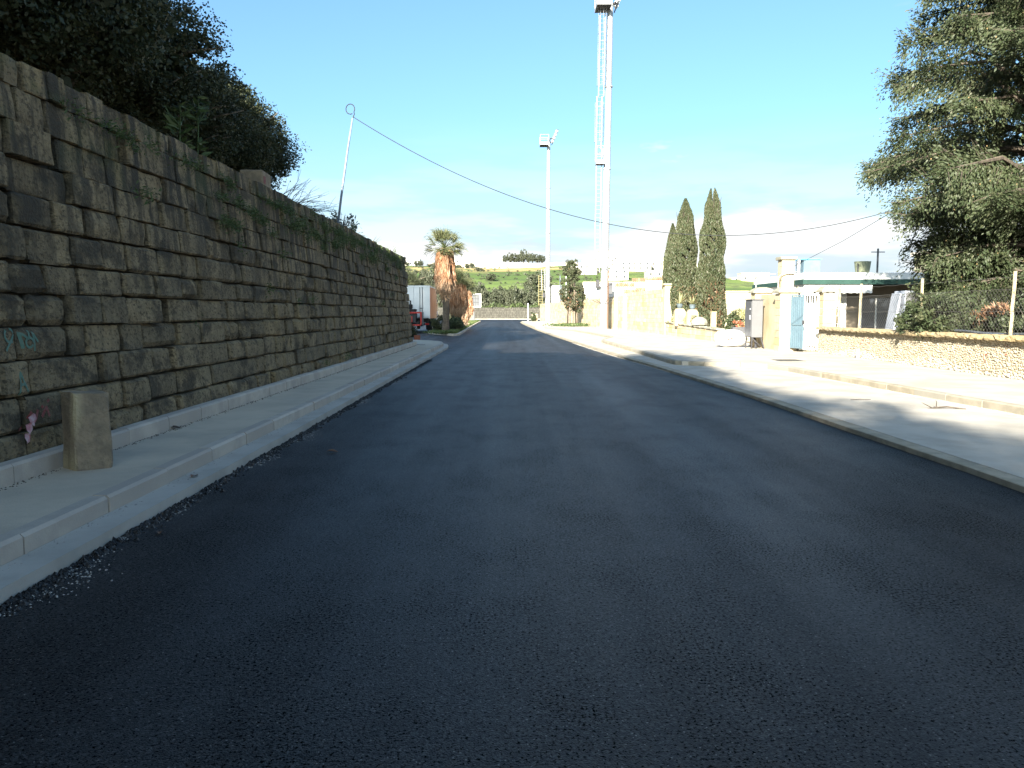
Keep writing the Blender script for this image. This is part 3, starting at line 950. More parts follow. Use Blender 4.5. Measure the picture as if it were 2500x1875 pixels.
b.path([(6.72, 12.85, .08), (6.92, 12.82, .10), (7.06, 12.78, .083), (7.17, 12.72, .078)], [.012, .014, .012, .006], 6)
b.path([(6.76, 12.84, .085), (6.82, 12.95, .16), (6.84, 13.02, .19)], [.009, .007, .003], 5)
b.path([(6.70, 12.86, .08), (6.62, 12.92, .13), (6.60, 12.99, .15)], [.009, .006, .003], 5)
b.path([(6.74, 12.85, .08), (6.60, 12.80, .085)], [.009, .004], 5)
tag(part('fallen_twig', b, 'bark'), 'forked grey twig lying in the concrete bay by the kerb', 'twig')
b = MB()
b.path([(5.92, 14.1, .075), (6.1, 14.14, .08), (6.28, 14.12, .075)], [.004, .006, .004], 5)
tag(part('fallen_twig', b, 'bark'), 'thin straight twig lying in the middle of the concrete bay', 'twig')

# ------------------------------------------------------------------ rubble garden wall with coping and wire fence
RW = [(10.55, -5), (10.62, 16.7), (10.78, 28.75)]
gw = thing('garden_wall', (10.9, 12, .18), 'low yellow rubble wall with rough coping along the right pavement', 'wall')
def rwx(y): return lerp_poly([(x, y_) for x, y_ in RW], y)
b = MB()
b.prism([(rwx(-5) + .05, -5), (rwx(16.7) + .05, 16.7), (rwx(28.7) + .05, 28.7), (rwx(28.7) + .34, 28.7), (rwx(16.7) + .34, 16.7), (rwx(-5) + .34, -5)], .10, 1.0)
part('core', b, 'mortar', gw)
g = random.Random(31)
def lump(mb, y, z, sy, sz, dx, g, tone):
    x = rwx(y)
    n = 7
    rot = g.uniform(0, 6.28)
    rim = []; mid = []
    for i in range(n):
        a = rot + 2 * math.pi * i / n
        k = g.uniform(.75, 1.15)
        rim.append((x + .055, y + sy * k * math.cos(a), z + sz * k * math.sin(a)))
        mid.append((x + .05 - dx * g.uniform(.65, 1.0), y + sy * k * .74 * math.cos(a) + g.uniform(-.004, .004), z + sz * k * .74 * math.sin(a)))
    top_ = (x + .05 - dx * g.uniform(.9, 1.2), y + g.uniform(-.2, .2) * sy, z + g.uniform(-.2, .2) * sz)
    mb.add(rim + mid + [top_], [(i, n + i, n + (i + 1) % n, (i + 1) % n) for i in range(n)] + [(n + i, 2 * n, n + (i + 1) % n) for i in range(n)], tone)
near_l, far_l = MB(), MB()
cand = []
grid = {}
tries = 0
while len(cand) < 4600 and tries < 90000:
    tries += 1
    y = 8.0 + 20.65 * g.random(); z = g.uniform(.20, .97)
    s = g.uniform(.020, .050) * (1.3 if z < .4 else 1)
    key = (int(y / .2), int(z / .2))
    ok = True
    for a in (-1, 0, 1):
        for c in (-1, 0, 1):
            for (y2, z2, s2) in grid.get((key[0] + a, key[1] + c), ()):
                if (y - y2) ** 2 + ((z - z2) * 1.25) ** 2 < ((s + s2) * .80) ** 2: ok = False
    if not ok: continue
    grid.setdefault(key, []).append((y, z, s))
    pale = (z < .34 + .10 * math.sin(y * 1.3)) and g.random() < .7
    cand.append((y, z, s * g.uniform(1.0, 1.3), s * g.uniform(.75, .95), g.uniform(.014, .032), (g.uniform(.75, 1) if pale else g.uniform(0, .25))))
for cdt in cand:
    lump(near_l, *cdt[:5], g, cdt[5] + .001)
o = part('rubble_face', near_l, 'rubble', gw, smooth=False); o['kind'] = 'stuff'
rub_bvh = BVHTree.FromPolygons([(p[0] + 10.9, p[1] + 12, p[2] + .18) for p in near_l.v], near_l.f)
b = MB().bx(10.585, 10.62, -5, 8.0, .10, 1.0); part('rubble_render', b, 'rubble', gw)
y = 6.0
while y < 28.7:
    L = min(g.uniform(.55, 1.15), 28.72 - y)
    if L < .25: break
    mb = MB()
    n = max(4, int(L / .12)); x = rwx(y + L / 2)
    prof = [(-.085, .985), (-.10, 1.03), (-.075, 1.085), (.10, 1.105), (.37, 1.09), (.38, .985)]
    vs_ = []
    for i in range(n + 1):
        t = i / n
        for k, (px, pz) in enumerate(prof):
            e = (i in (0, n))
            vs_.append((x + px + (g.uniform(-.022, .018) if k < 3 else g.uniform(-.01, .01)) + (.02 if e and k < 3 else 0), y + .008 + t * (L - .016), pz + g.uniform(-.014, .012) - (.012 if e and 1 <= k <= 4 else 0)))
    k = len(prof)
    fs = [(i * k + j, (i + 1) * k + j, (i + 1) * k + (j + 1) % k, i * k + (j + 1) % k) for i in range(n) for j in range(k)]
    fs += [tuple(range(k)), tuple(range((n + 1) * k - 1, n * k - 1, -1))]
    mb.add(vs_, fs, g.random() * .25 + (.5 * max(0, (y - 17) / 11)) + .001)
    part('coping_stone', mb, 'coping', gw)
    y += L
D = (1, 0, 0); O = (10.5, 0, 0); U = (0, -1, 0)
def neg(ls, y0, z0, s): return [[(-(y0 - u * s), z0 + v * s) for u, v in l] for l in ls]
ASX = [[(0, 0), (.22, .5), (.42, .02)], [(.08, .18), (.36, .2)], [(.12, .62), (.25, .72)], arc(.62, .36, .13, .13, 60, 270, 7) + arc(.62, .12, .13, .12, 90, -150, 7),
       [(.92, .52), (1.30, 0)], [(1.28, .52), (.90, .02)]]
b = strokes(MB(), neg(ASX, 25.05, .62, .50), rub_bvh, O, D, U, .05, .008)
part('red_scrawl', b, 'paint_red_faded', gw)
b = strokes(MB(), neg([[(0, .45), (.35, .40)]] + [arc(.62, .42, .17, .26, 0, 360, 16)], 17.75, .62, .42) + neg([[(0, .30), (.62, .42)], [(.30, .38), (.36, -.12)], [(.1, -.05), (.3, .2)]], 18.4, .50, .40), rub_bvh, O, D, U, .04, .008)
part('red_scrawl', b, 'paint_red_faded', gw)

fence = thing('wire_fence', (10.95, 16, 1.09), 'chain-link fence on cream concrete posts standing on the rubble wall', 'fence')
PY = [27.2, 25.55, 21.6, 17.6, 13.6, 9.6]
for i, y in enumerate(PY):
    mb = MB(); gg = random.Random(i)
    x = rwx(y) + .17
    zs = np.linspace(1.08, 2.48, 8)
    mb.path([(x + gg.uniform(-.006, .006) + (.03 * (k / 7) if i % 2 else 0), y + gg.uniform(-.006, .006), z) for k, z in enumerate(zs)], [.038] * 8, 6)
    part('post', mb, 'post_cream', fence)
for a, c in zip(PY, PY[1:]):
    mb = MB()
    z0, z1 = 1.14, 2.10
    L = a - c
    pitch = .13
    n = int((L + (z1 - z0)) / pitch)
    for i in range(n + 1):
        for s in (-1, 1):
            u0 = i * pitch - (z1 - z0); 
            ua, ub, za, zb = u0, u0 + (z1 - z0), z0, z1
            if ua < 0: za += -ua; ua = 0
            if ub > L: zb -= ub - L; ub = L
            if zb - za < .03: continue
            y_a, y_b = (c + ua, c + ub) if s > 0 else (a - ua, a - ub)
            mb.path([(rwx(y_a) + .17 + .006 * s, y_a, za), (rwx(y_b) + .17 + .006 * s, y_b, zb)], .0028, 3, cap=False)
    o = part('wire_mesh', mb, 'fence_wire', fence); o['kind'] = 'stuff'
for z in (1.16, 1.62, 2.10, 2.36):
    mb = MB()
    mb.path([(rwx(y) + .115, y, z - .02 * (i % 2)) for i, y in enumerate(np.linspace(27.2, 9.6, 40))], .004, 4)
    part('line_wire', mb, 'fence_wire', fence)
b = MB()
b.path([(10.93 + .04 * math.sin(t * 3), 20.6 - t * 1.0, 1.125 + .02 * math.sin(t * 2)) for t in np.linspace(0, 8, 24)], .032, 8)
tag(part('hose', b, 'hose_blue', smooth=True), 'dark blue-grey plastic pipe lying along the rubble wall coping', 'pipe')
b = MB(); b.path([(10.60, 24.85, .17), (10.60, 24.85, .47)], .06, 10); b.path([(10.60, 24.85, .46), (10.60, 24.85, .475)], .065, 10)
tag(part('pipe_stub', b, 'galvanised', smooth=False), 'short grey pipe stub at the foot of the rubble wall', 'pipe')

# ------------------------------------------------------------------ gate piers and gate
def pier(name, x0, x1, y0, y1, ztop, label, plinth=True):
    t = thing(name, ((x0 + x1) / 2, (y0 + y1) / 2, .18), label, 'gate pier', 'stone piers at the garden gate')
    gg = random.Random(int(x0 * 100))
    z = .12; n = 0
    while z < ztop - .02:
        h = min(.27, ztop - z)
        mb = MB()
        j = .004 * (n % 2)
        mb.bx(x0 + j, x1 - j, y0 + j, y1 - j, z + .003, z + h - .003, gg.random() ** 3 * .8 + .001)
        part('block', mb, 'limestone', t, bevel=.012)
        z += h; n += 1
    cx, cy = (x0 + x1) / 2, (y0 + y1) / 2
    hx, hy = (x1 - x0) / 2 + .09, (y1 - y0) / 2 + .09
    mb = MB()
    rings = [(1.0, 0), (1.0, .07), (.62, .19), (.32, .235)]
    for s, z in rings:
        for sx, sy in ((-1, -1), (1, -1), (1, 1), (-1, 1)):
            mb.v.append((cx + hx * s * sx, cy + hy * s * sy, ztop + z)); mb.t.append(0)
    mb.f += [(l * 4 + i, l * 4 + (i + 1) % 4, (l + 1) * 4 + (i + 1) % 4, (l + 1) * 4 + i) for l in range(3) for i in range(4)] + [(3, 2, 1, 0), (12, 13, 14, 15)]
    part('cap', mb, 'cap_stone', t, bevel=.012)
    return t
pier('gate_pier', 9.72, 10.42, 32.6, 33.2, 2.36, 'stone pier with sloped cap standing behind the grey cabinet')
pier('gate_pier', 9.71, 10.36, 29.5, 30.1, 2.30, 'stone pier with sloped cap holding the pale blue gate leaf')
pier('gate_pier', 10.99, 11.52, 28.76, 29.45, 2.30, 'stone pier with sloped cap at the end of the rubble wall')
b = MB(); b.bx(9.95, 10.30, 30.12, 32.58, .1, 2.28, .2)
tag(part('pier_wall', b, 'limestone'), 'plain stone wall joining the two left gate piers', 'wall')
b = MB()
b.add([(10.36, 29.62, 2.33), (10.98, 29.2, 2.33), (10.98, 29.5, 2.33), (10.36, 29.9, 2.33), (10.36, 29.62, 2.52), (10.67, 29.41, 2.40), (10.98, 29.2, 2.48), (10.98, 29.5, 2.48), (10.67, 29.7, 2.40), (10.36, 29.9, 2.52)],
      [(0, 1, 6, 5, 4), (3, 9, 8, 7, 2), (4, 5, 8, 9), (5, 6, 7, 8), (0, 3, 2, 1)])
tag(part('gate_lintel', b, 'cap_stone'), 'sagging stone lintel over the garden gate', 'lintel')
def gate_leaf(name, p0, p1, z0, z1, nb, m, label, sheet=None):
    t = thing(name, (p0[0], p0[1], z0), label, 'gate', 'two leaves of the iron garden gate')
    dx, dy = p1[0] - p0[0], p1[1] - p0[1]; L = math.hypot(dx, dy); rz = math.atan2(dy, dx)
    mb = MB()
    mid = ((p0[0] + p1[0]) / 2, (p0[1] + p1[1]) / 2)
    for z in (z0 + .03, (z0 + z1) / 2 - .1, z1 - .03):
        mb.box((mid[0], mid[1], z), (L, .035, .045), rz)
    for p in (p0, p1):
        mb.box((p[0], p[1], (z0 + z1) / 2), (.045, .045, z1 - z0 + .002), rz)
    part('frame', mb, m, t)
    for i in range(nb):
        s = (i + .5) / nb
        mb = MB(); mb.box((p0[0] + dx * s, p0[1] + dy * s, (z0 + z1) / 2), (.022, .022, z1 - z0 - .03), rz)
        part('bar', mb, m, t)
    if sheet:
        mb = MB(); mb.box((mid[0] - dy / L * .02, mid[1] + dx / L * .02, (z0 + sheet) / 2), (L - .05, .006, sheet - z0), rz)
        part('sheet', mb, m, t)
    mb = MB(); mb.box((p1[0], p1[1] - .05, (z0 + z1) / 2 - .02), (.03, .08, .14), rz)
    part('lock_box', mb, 'dark_steel', t)
    return t
gate_leaf('gate_leaf', (10.10, 29.42), (10.30, 28.80), .30, 2.22, 6, 'blue_gate', 'pale blue barred gate leaf swung open towards the pavement', 2.15)
gate_leaf('gate_leaf', (10.97, 29.16), (10.42, 29.38), .24, 2.26, 7, 'white_paint', 'white barred gate leaf beside the right-hand gate pier')
b = MB()
b.bx(10.40, 10.98, 29.5, 30.2, .1, .32); b.bx(10.45, 10.98, 30.2, 30.9, .1, .45)
tag(part('gate_step', b, 'cap_stone'), 'stone steps seen under the white gate leaf', 'steps')
b = MB(); b.box((10.78, 30.95, .72), (.42, .06, .80), .1)
tag(part('blue_panel', b, 'blue_paint'), 'dark blue board standing behind the white gate bars', 'board')

# ------------------------------------------------------------------ grey street cabinet on legs
cabn = thing('electric_cabinet', (9.5, 31.95, .18), 'grey steel electric cabinet on splayed legs beside the gate', 'cabinet')
b = MB(); b.bx(9.29, 9.71, 31.5, 32.4, .62, 2.06); part('body', b, 'cabinet_grey', cabn, bevel=.012)
b = MB(); b.bx(9.262, 9.289, 31.54, 32.36, .66, 2.0); dd = part('door', b, 'cabinet_dark', cabn, bevel=.006)  # darker grey paints in the shade of the side turned from the sun
b = MB(); b.bx(9.252, 9.2615, 31.60, 31.72, 1.32, 1.48); part('lock_plate', b, 'white_paint', dd)
b = MB(); b.bx(9.25, 9.2615, 31.63, 31.69, 1.70, 1.74); part('badge', b, 'white_paint', dd)
b = MB(); b.bx(9.25, 9.74, 31.46, 32.44, 2.062, 2.105); part('lid', b, 'cabinet_dark', cabn, bevel=.01)
for x, y, dx, dy in ((9.33, 31.55, -.02, 0), (9.67, 31.55, .12, -.03), (9.33, 32.35, -.02, 0), (9.67, 32.35, .12, .03)):
    b = MB(); b.path([(x, y, .63), (x + dx, y + dy, .185)], .028, 6); part('leg', b, 'dark_steel', cabn)
b = MB(); b.path([(9.34, 31.56, .60), (9.66, 31.56, .27)], .018, 5); part('brace', b, 'dark_steel', cabn)
b = MB(); b.path([(9.5, 31.9, .62), (9.55, 31.8, .40), (9.52, 31.7, .186)], .045, 7); part('cable_duct', b, 'dark_steel', cabn)

# ------------------------------------------------------------------ big white sack
b = MB()
g = random.Random(8)
nu, nv = 20, 9
for j in range(nv):
    ph = math.pi * (j / (nv - 1)) - math.pi / 2
    for i in range(nu):
        a = 2 * math.pi * i / nu
        sup = lambda c, e: math.copysign(abs(c) ** e, c)
        k = 1 + .06 * math.sin(3 * a + j) + .05 * math.sin(5 * a + 1.3 * j) + g.uniform(-.03, .03)
        x = sup(math.cos(ph), .8) * sup(math.cos(a), .8) * .64 * k
        y = sup(math.cos(ph), .8) * sup(math.sin(a), .8) * .45 * k
        z = .34 + sup(math.sin(ph), .9) * .345 * (1 + .06 * math.sin(2 * a + 1))
        if z > .3: x += -.10 * (z - .3)
        b.v.append((8.92 + x, 33.1 + y, .19 + max(0, z))); b.t.append(0)
b.f += [(j * nu + i, j * nu + (i + 1) % nu, (j + 1) * nu + (i + 1) % nu, (j + 1) * nu + i) for j in range(nv - 1) for i in range(nu)]
sack = tag(part('white_sack', b, 'white_plastic', smooth=True), 'bulging white plastic sack with red print lying on the right pavement', 'sack')
sb = BVHTree.FromPolygons(b.v, b.f)
b = MB()
gg = random.Random(5)
for cxp, czp, s in ((8.75, .66, .10), (8.83, .56, .09), (8.72, .50, .08), (8.90, .62, .06), (8.80, .70, .06)):
    pts = []
    for i in range(6):
        an = i * 1.05 + gg.random()
        px, pz = cxp + s * math.cos(an) * gg.uniform(.5, 1.2), czp + s * math.sin(an) * gg.uniform(.5, 1.1)
        h = sb.ray_cast(Vector((px, 31, pz)), Vector((0, 1, 0)), 4)
        if h[0] is not None: pts.append((h[0].x, h[0].y - .008, h[0].z))
    if len(pts) > 3: b.add(pts, [(0, i, i + 1) for i in range(1, len(pts) - 1)])
part('red_mark', b, 'red_print', sack)

# ------------------------------------------------------------------ low wall with two planters, garden bits
lw = thing('front_wall', (9.65, 45, .18), 'low pale stone wall in front of the cypresses', 'wall')
g = random.Random(12)
p0, p1 = Vector((9.5, 50.6, 0)), Vector((9.82, 38.8, 0))
nb = 11
for c in range(3):
    for i in range(nb):
        a, d = p0 + (p1 - p0) * (i / nb), p0 + (p1 - p0) * ((i + 1) / nb)
        z0 = .12 + c * .27; h = .262
        zt = z0 + h - (.02 * i if c == 2 else 0)
        mid = (a + d) / 2; L = (d - a).length
        mb = MB(); mb.box((mid.x + .16 + g.uniform(-.01, .01), mid.y, (z0 + zt) / 2), (.30, L - .012, zt - z0), math.atan2(d.y - a.y, d.x - a.x) - math.pi / 2, g.random() ** 3 + .001)
        part('block', mb, 'limestone', lw, bevel=.012)
b = MB()
for i in range(nb):
    a, d = p0 + (p1 - p0) * (i / nb), p0 + (p1 - p0) * ((i + 1) / nb)
    mid = (a + d) / 2
    b.box((mid.x + .15, mid.y, .985 - .02 * i), (.40, (d - a).length - .01, .07), 0, g.random() * .4)
part('coping', b, 'cap_stone', lw)
def pedestal(x, y, ztop, label, label2, seed):
    t = thing('pedestal', (x, y, .9), label, 'pedestal', 'pot pedestals on the low wall')
    mb = MB()
    prof = [(.30, .8), (.30, ztop - .18), (.20, ztop)]
    for s, z in prof:
        for sx, sy in ((-1, -1), (1, -1), (1, 1), (-1, 1)):
            mb.v.append((x + s * sx, y + .85 * s * sy, z)); mb.t.append(.25)
    mb.f += [(l * 4 + i, l * 4 + (i + 1) % 4, (l + 1) * 4 + (i + 1) % 4, (l + 1) * 4 + i) for l in range(2) for i in range(4)] + [(3, 2, 1, 0), (8, 9, 10, 11)]
    part('shaft', mb, 'limestone', t, bevel=.015)
    mb = MB(); mb.box((x, y - .262, 1.25), (.34, .02, .42), 0, .5)
    part('niche_panel', mb, 'coping', t)
    p = thing('potted_plant', (x, y, ztop), label2, 'potted plant', 'spiky plants in grey pots')
    mb = MB(); mb.lathe([(.10, .002), (.15, .10), (.17, .24), (.185, .25), (.185, .28), (.15, .28)], (x, y, ztop), 12)
    part('pot', mb, 'pot_grey', p, smooth=False)
    gg = random.Random(seed)
    mb = MB()
    for k in range(22):
        a = gg.uniform(0, 6.28); el = gg.uniform(.35, 1.35); L = gg.uniform(.45, .85)
        d = Vector((math.cos(a) * math.cos(el), math.sin(a) * math.cos(el), math.sin(el)))
        s = Vector((-math.sin(a), math.cos(a), 0)) * .035
        q0 = Vector((x, y, ztop + .27)); q1 = q0 + d * L * .55; q2 = q0 + d * L - Vector((0, 0, .18 * L * math.cos(el)))
        mb.add([q0 - s * .6, q0 + s * .6, q1 + s, q1 - s, q2], [(0, 1, 2, 3), (3, 2, 4)], gg.random())
    part('leaves', mb, 'yucca_leaf', p)
pedestal(9.72, 47.2, 1.80, 'chamfered stone pedestal nearer the high wall on the low wall', 'spiky yellow-green plant in a grey pot nearer the high wall', 1)
pedestal(10.05, 45.4, 1.74, 'chamfered stone pedestal nearer the street cabinet on the low wall', 'spiky yellow-green plant in a grey pot nearer the street cabinet', 2)
b = MB()
b.lathe([(.42, 0), (.45, .12), (.36, .30), (.18, .40), (.05, .42)], (9.95, 43.2, .93), 11)
tag(part('rounded_stone', b, 'cap_stone'), 'rounded grey boulder resting on the low wall', 'boulder')
b = MB(); b.box((10.05, 40.6, 1.22), (.22, .24, .72), .1, .05); b.box((10.05, 40.6, 1.60), (.26, .28, .05), .1, .1)
tag(part('stone_post', b, 'limestone', bevel=.015), 'small square white stone post at the end of the low wall', 'stone post')
for i, (x, y, lab) in enumerate(((11.25, 40.4, 'grey trough of red flowers nearer the cypresses'), (11.95, 40.2, 'grey trough of red flowers nearer the street cabinet'))):
    t = thing('flower_trough', (x, y, .5), lab, 'planter', 'flower troughs in the garden')
    mb = MB(); mb.bx(x - .32, x + .32, y - .16, y + .16, .55, .86); part('trough', mb, 'cabinet_dark', t, bevel=.01)
    cp, tn = crown_points(.36, .2, .22, 14, 40, 60 + i, (.06, .12))
    fo = link('flowers', leaf_mesh('flowers', cp + np.array([0, 0, .5]), .06, .6, seed=i, tone=nrg.random(len(cp)) ** 2), 'flower_red', t); fo['kind'] = 'stuff'
b = MB(); b.bx(10.6, 14.5, 40.0, 40.8, .1, .55)
tag(part('garden_step', b, 'limestone'), 'low pale stone ledge carrying the flower troughs', 'ledge')
b = MB()
b.add([(12.1, 41.2, .55), (13.3, 41.0, .55), (13.3, 41.9, .55), (12.1, 42.1, .55), (12.45, 41.2, 1.55), (12.75, 41.15, 1.75), (12.75, 41.95, 1.75), (12.45, 42.0, 1.55)],
      [(0, 1, 5, 4), (3, 7, 6, 2), (4, 5, 6, 7), (0, 4, 7, 3), (1, 2, 6, 5)])
tag(part('white_gable', b, 'white_paint'), 'white sloping shelter end behind the flower troughs', 'shelter')

# ------------------------------------------------------------------ stadium boundary wall with tiled tops
bw = thing('boundary_wall', (7, 88, .15), 'high pale ashlar wall running behind the floodlight masts', 'wall')
g = random.Random(44)
BP = [(4.35, 127), (8.75, 64), (9.55, 51.2)]
def along(s):
    segs = [(Vector((*a, 0)), Vector((*c, 0))) for a, c in zip(BP, BP[1:])]
    for a, c in segs:
        L = (c - a).length
        if s <= L: return a + (c - a) * (s / L), (c - a).normalized()
        s -= L
    return segs[-1][1], (segs[-1][1] - segs[-1][0]).normalized()
tot = sum((Vector(c) - Vector(a)).length for a, c in zip(BP, BP[1:]))
own_n = 0
pieces = []
for c in range(11):
    s = -g.uniform(0, .5)
    while s < tot:
        L = g.uniform(.7, 1.1)
        pieces.append((max(0, s), min(tot, s + L), .10 + c * .27, c)); s += L
pieces.sort(key=lambda p: -p[0])
far_b = MB()
for (a, d, z0, c) in pieces:
    if d - a < .15: continue
    p, dv = along((a + d) / 2)
    ztop = 3.07 if (a > 62) else 2.98
    if z0 + .2 > ztop: continue
    nrm = Vector((-dv.y, dv.x, 0))
    mb = MB() if own_n < 230 else far_b
    q = p + nrm * g.uniform(-.012, .012) + Vector((.2, 0, 0))
    mb.box((q.x, q.y, z0 + .135), (.36, d - a - .014, .262), math.atan2(dv.y, dv.x) - math.pi / 2, g.random() ** 4 + .001)
    if mb is not far_b:
        part('block', mb, 'limestone', bw); own_n += 1
o = part('far_blocks', far_b, 'limestone', bw); o['kind'] = 'stuff'
b = MB()
for i in range(int(tot / 4)):
    p, dv = along(i * 4 + 2)
    b.box((p.x + .22, p.y, 1.5), (.30, 3.99, 2.78), math.atan2(dv.y, dv.x) - math.pi / 2)
part('core', b, 'mortar', bw)
# stepped back walls with roof-tile copings
def tile_wall(x, y, L, z0, z1, rz, i, label):
    t = thing('tiled_wall', (x, y, .15), label, 'wall', 'stepped walls with tiled tops behind the boundary wall')
    mb = MB(); mb.box((x, y, (z0 + z1) / 2), (L, .35, z1 - z0), rz, .02); part('masonry', mb, 'limestone', t)
    n = int(L / .16)
    ca, sa = math.cos(rz), math.sin(rz)
    gg = random.Random(i)
    for k in range(n):
        u = (k + .5) / n * L - L / 2
        px, py = x + u * ca, y + u * sa
        nx, ny = -sa, ca
        mb = MB()
        mb.path([(px - nx * .30, py - ny * .30, z1 + .02), (px, py, z1 + .15 + gg.uniform(-.01, .01)), (px + nx * .30, py + ny * .30, z1 + .02)], [.085, .08, .075], 7, tone=gg.random() ** 2 * .9 + .001)
        part('roof_tile', mb, 'terracotta', t)
tile_wall(9.35, 63.0, 1.5, .1, 3.12, -.15, 1, 'stepped wall with tiled top close beside the nearer floodlight mast')
tile_wall(9.15, 66.5, 1.6, .1, 3.75, -.15, 2, 'stepped wall with tiled top just above the one beside the mast')
tile_wall(10.6, 64.0, 1.8, .1, 3.30, -.15, 3, 'stepped wall with tiled top midway to the cypresses, lower one')
tile_wall(10.9, 68.0, 1.8, .1, 4.20, -.15, 4, 'stepped wall with tiled top midway to the cypresses, upper one')
tile_wall(11.5, 63.5, 2.2, .1, 4.15, -.15, 5, 'stepped wall with tiled top touching the cypresses')
b = MB()
b.bx(9.45, 10.15, 50.4, 51.1, .1, 3.25, .05); b.bx(9.35, 10.25, 50.3, 51.2, 3.252, 3.36, .3)
tag(part('end_pier', b, 'limestone', bevel=.02), 'square stone pier ending the high boundary wall by the cypresses', 'pier')

b = MB(); b.bx(12.5, 40, 74, 74.5, .1, 3.4, .05); b.bx(12.4, 40, 73.9, 74.6, 3.402, 3.52, .1)
tag(part('garden_boundary', b, 'limestone'), 'long pale wall in the distance right of the cypresses', 'wall')
# ------------------------------------------------------------------ floodlight masts
def mast(x, y, h, lean, label, hs=.75, full=True):
    t = thing('floodlight_mast', (x, y, .18), label, 'floodlight mast', 'white floodlight masts on the right')
    def P(z): return x + lean * z, y
    def c(z): return (x + lean * z, y, z + .18)
    mb = MB(); mb.path([c(0), c(h * .25), c(h * .5), c(h * .75), c(h)], [.34, .315, .285, .25, .22], 12); pole = part('pole', mb, 'galvanised', t, smooth=False)
    mb = MB(); mb.path([c(0), c(.05)], .52, 12)
    for k in range(10):
        a = k * .628; mb.path([(x + .44 * math.cos(a), y + .44 * math.sin(a), .22), (x + .44 * math.cos(a), y + .44 * math.sin(a), .30)], .03, 5)
    part('base_flange', mb, 'galvanised', t)
    for zf in (.25, .5, .75):
        mb = MB(); mb.path([c(h * zf - .05), c(h * zf + .05)], .33, 12); part('joint_ring', mb, 'galvanised', pole)
    # ladder on the left, toward the road
    lx = -.62
    def lad(z0, z1, off):
        mb = MB()
        for s in (-.21, .21):
            mb.path([(c(z0)[0] + lx + off + s, y - .12, z0 + .18), (c(z1)[0] + lx + off + s, y - .12, z1 + .18)], .03, 5)
        part('ladder_rails', mb, 'galvanised', t)
        mb = MB()
        z = z0 + .15
        while z < z1:
            mb.path([(c(z)[0] + lx + off - .21, y - .12, z + .18), (c(z)[0] + lx + off + .21, y - .12, z + .18)], .017, 4)
            z += .33
        o = part('ladder_rungs', mb, 'galvanised', t); o['kind'] = 'stuff'
    def cage(z0, z1, off):
        mb = MB()
        z = z0
        while z <= z1 + .01:
            pts = [(c(z)[0] + lx + off + .36 * math.cos(a), y - .12 - .62 * math.sin(a), z + .18) for a in np.linspace(0, math.pi, 8)]
            mb.path(pts, .022, 4); z += .68
        for a in np.linspace(.25, math.pi - .25, 5):
            mb.path([(c(z0)[0] + lx + off + .36 * math.cos(a), y - .12 - .62 * math.sin(a), z0 + .18), (c(z1)[0] + lx + off + .36 * math.cos(a), y - .12 - .62 * math.sin(a), z1 + .18)], .016, 4)
        part('ladder_cage', mb, 'galvanised', t)
    zt = h - .5
    if full:
        lad(h * .72, zt, 0); cage(h * .75, zt - .1, 0)
        lad(h * .56, h * .72, -.12); cage(h * .58, h * .70, -.12)
    lad(h * .18, h * (.56 if full else .30), -.05)
    mb = MB()
    for k in range(int(h / 2.2)):
        z = h * .18 + k * 2.2
        if z < (zt if full else h * .3): mb.path([c(z), (c(z)[0] + lx + .1, y - .12, z + .18)], .025, 4)
    o = part('ladder_brackets', mb, 'galvanised', t); o['kind'] = 'stuff'
    def platform(z, wd, dp, rail, nm):
        px = c(z)[0] - .62
        mb = MB(); mb.bx(px - wd / 2, px + wd / 2, y - dp * .7, y + dp * .3, z + .10, z + .18); fl = part(nm, mb, 'dark_steel' if rail > 1.2 else 'galvanised', t)
        mb = MB(); mb.bx(px - wd / 2, px + wd / 2, y - dp * .7 - .03, y - dp * .7, z + .10, z + .40); mb.bx(px - wd / 2 - .03, px - wd / 2, y - dp * .7, y + dp * .3, z + .10, z + .40)
        part('kick_plate', mb, 'galvanised', fl)
        mb = MB()
        cs = [(px - wd / 2, y - dp * .7), (px + wd / 2, y - dp * .7), (px + wd / 2, y + dp * .3), (px - wd / 2, y + dp * .3)]
        for q in cs: mb.path([(*q, z + .18), (*q, z + .18 + rail)], .028, 5)
        for zz in (.5 * rail, rail):
            for a, d in zip(cs, cs[1:] + cs[:1]): mb.path([(*a, z + .18 + zz), (*d, z + .18 + zz)], .026, 5)
        part('railing', mb, 'galvanised', fl)
    platform(zt, 1.15, 1.9, 1.55 if full else 1.25, 'top_platform')
    if full: platform(h * .515, .62, .9, 1.35, 'rest_platform')
    # lamp frame leaning out over the pitch on the right
    hx, hy, hz = c(h)
    fr = MB()
    bot, topp = Vector((hx + .45, 0, hz - .45 * hs)), Vector((hx + .45 + 1.55 * hs, 0, hz + 3.1 * hs))
    for s in (-1.3 * hs, -.45 * hs, .45 * hs, 1.3 * hs):
        fr.path([(bot.x, hy + s, bot.z), (topp.x, hy + s, topp.z)], .045, 5)
    for k in range(5):
        q = bot.lerp(topp, k / 4)
        fr.path([(q.x, hy - 1.5 * hs, q.z), (q.x, hy + 1.5 * hs, q.z)], .05, 5)
    fr.path([(hx, hy, hz - .2), (bot.x + .2, hy, bot.z + .5)], .10, 7); fr.path([(hx, hy, hz), (hx + .2, hy, hz + .9 * hs), (bot.x + .75 * hs, hy, bot.z + 1.6 * hs)], .09, 7)
    frm = part('lamp_frame', fr, 'dark_steel', t)
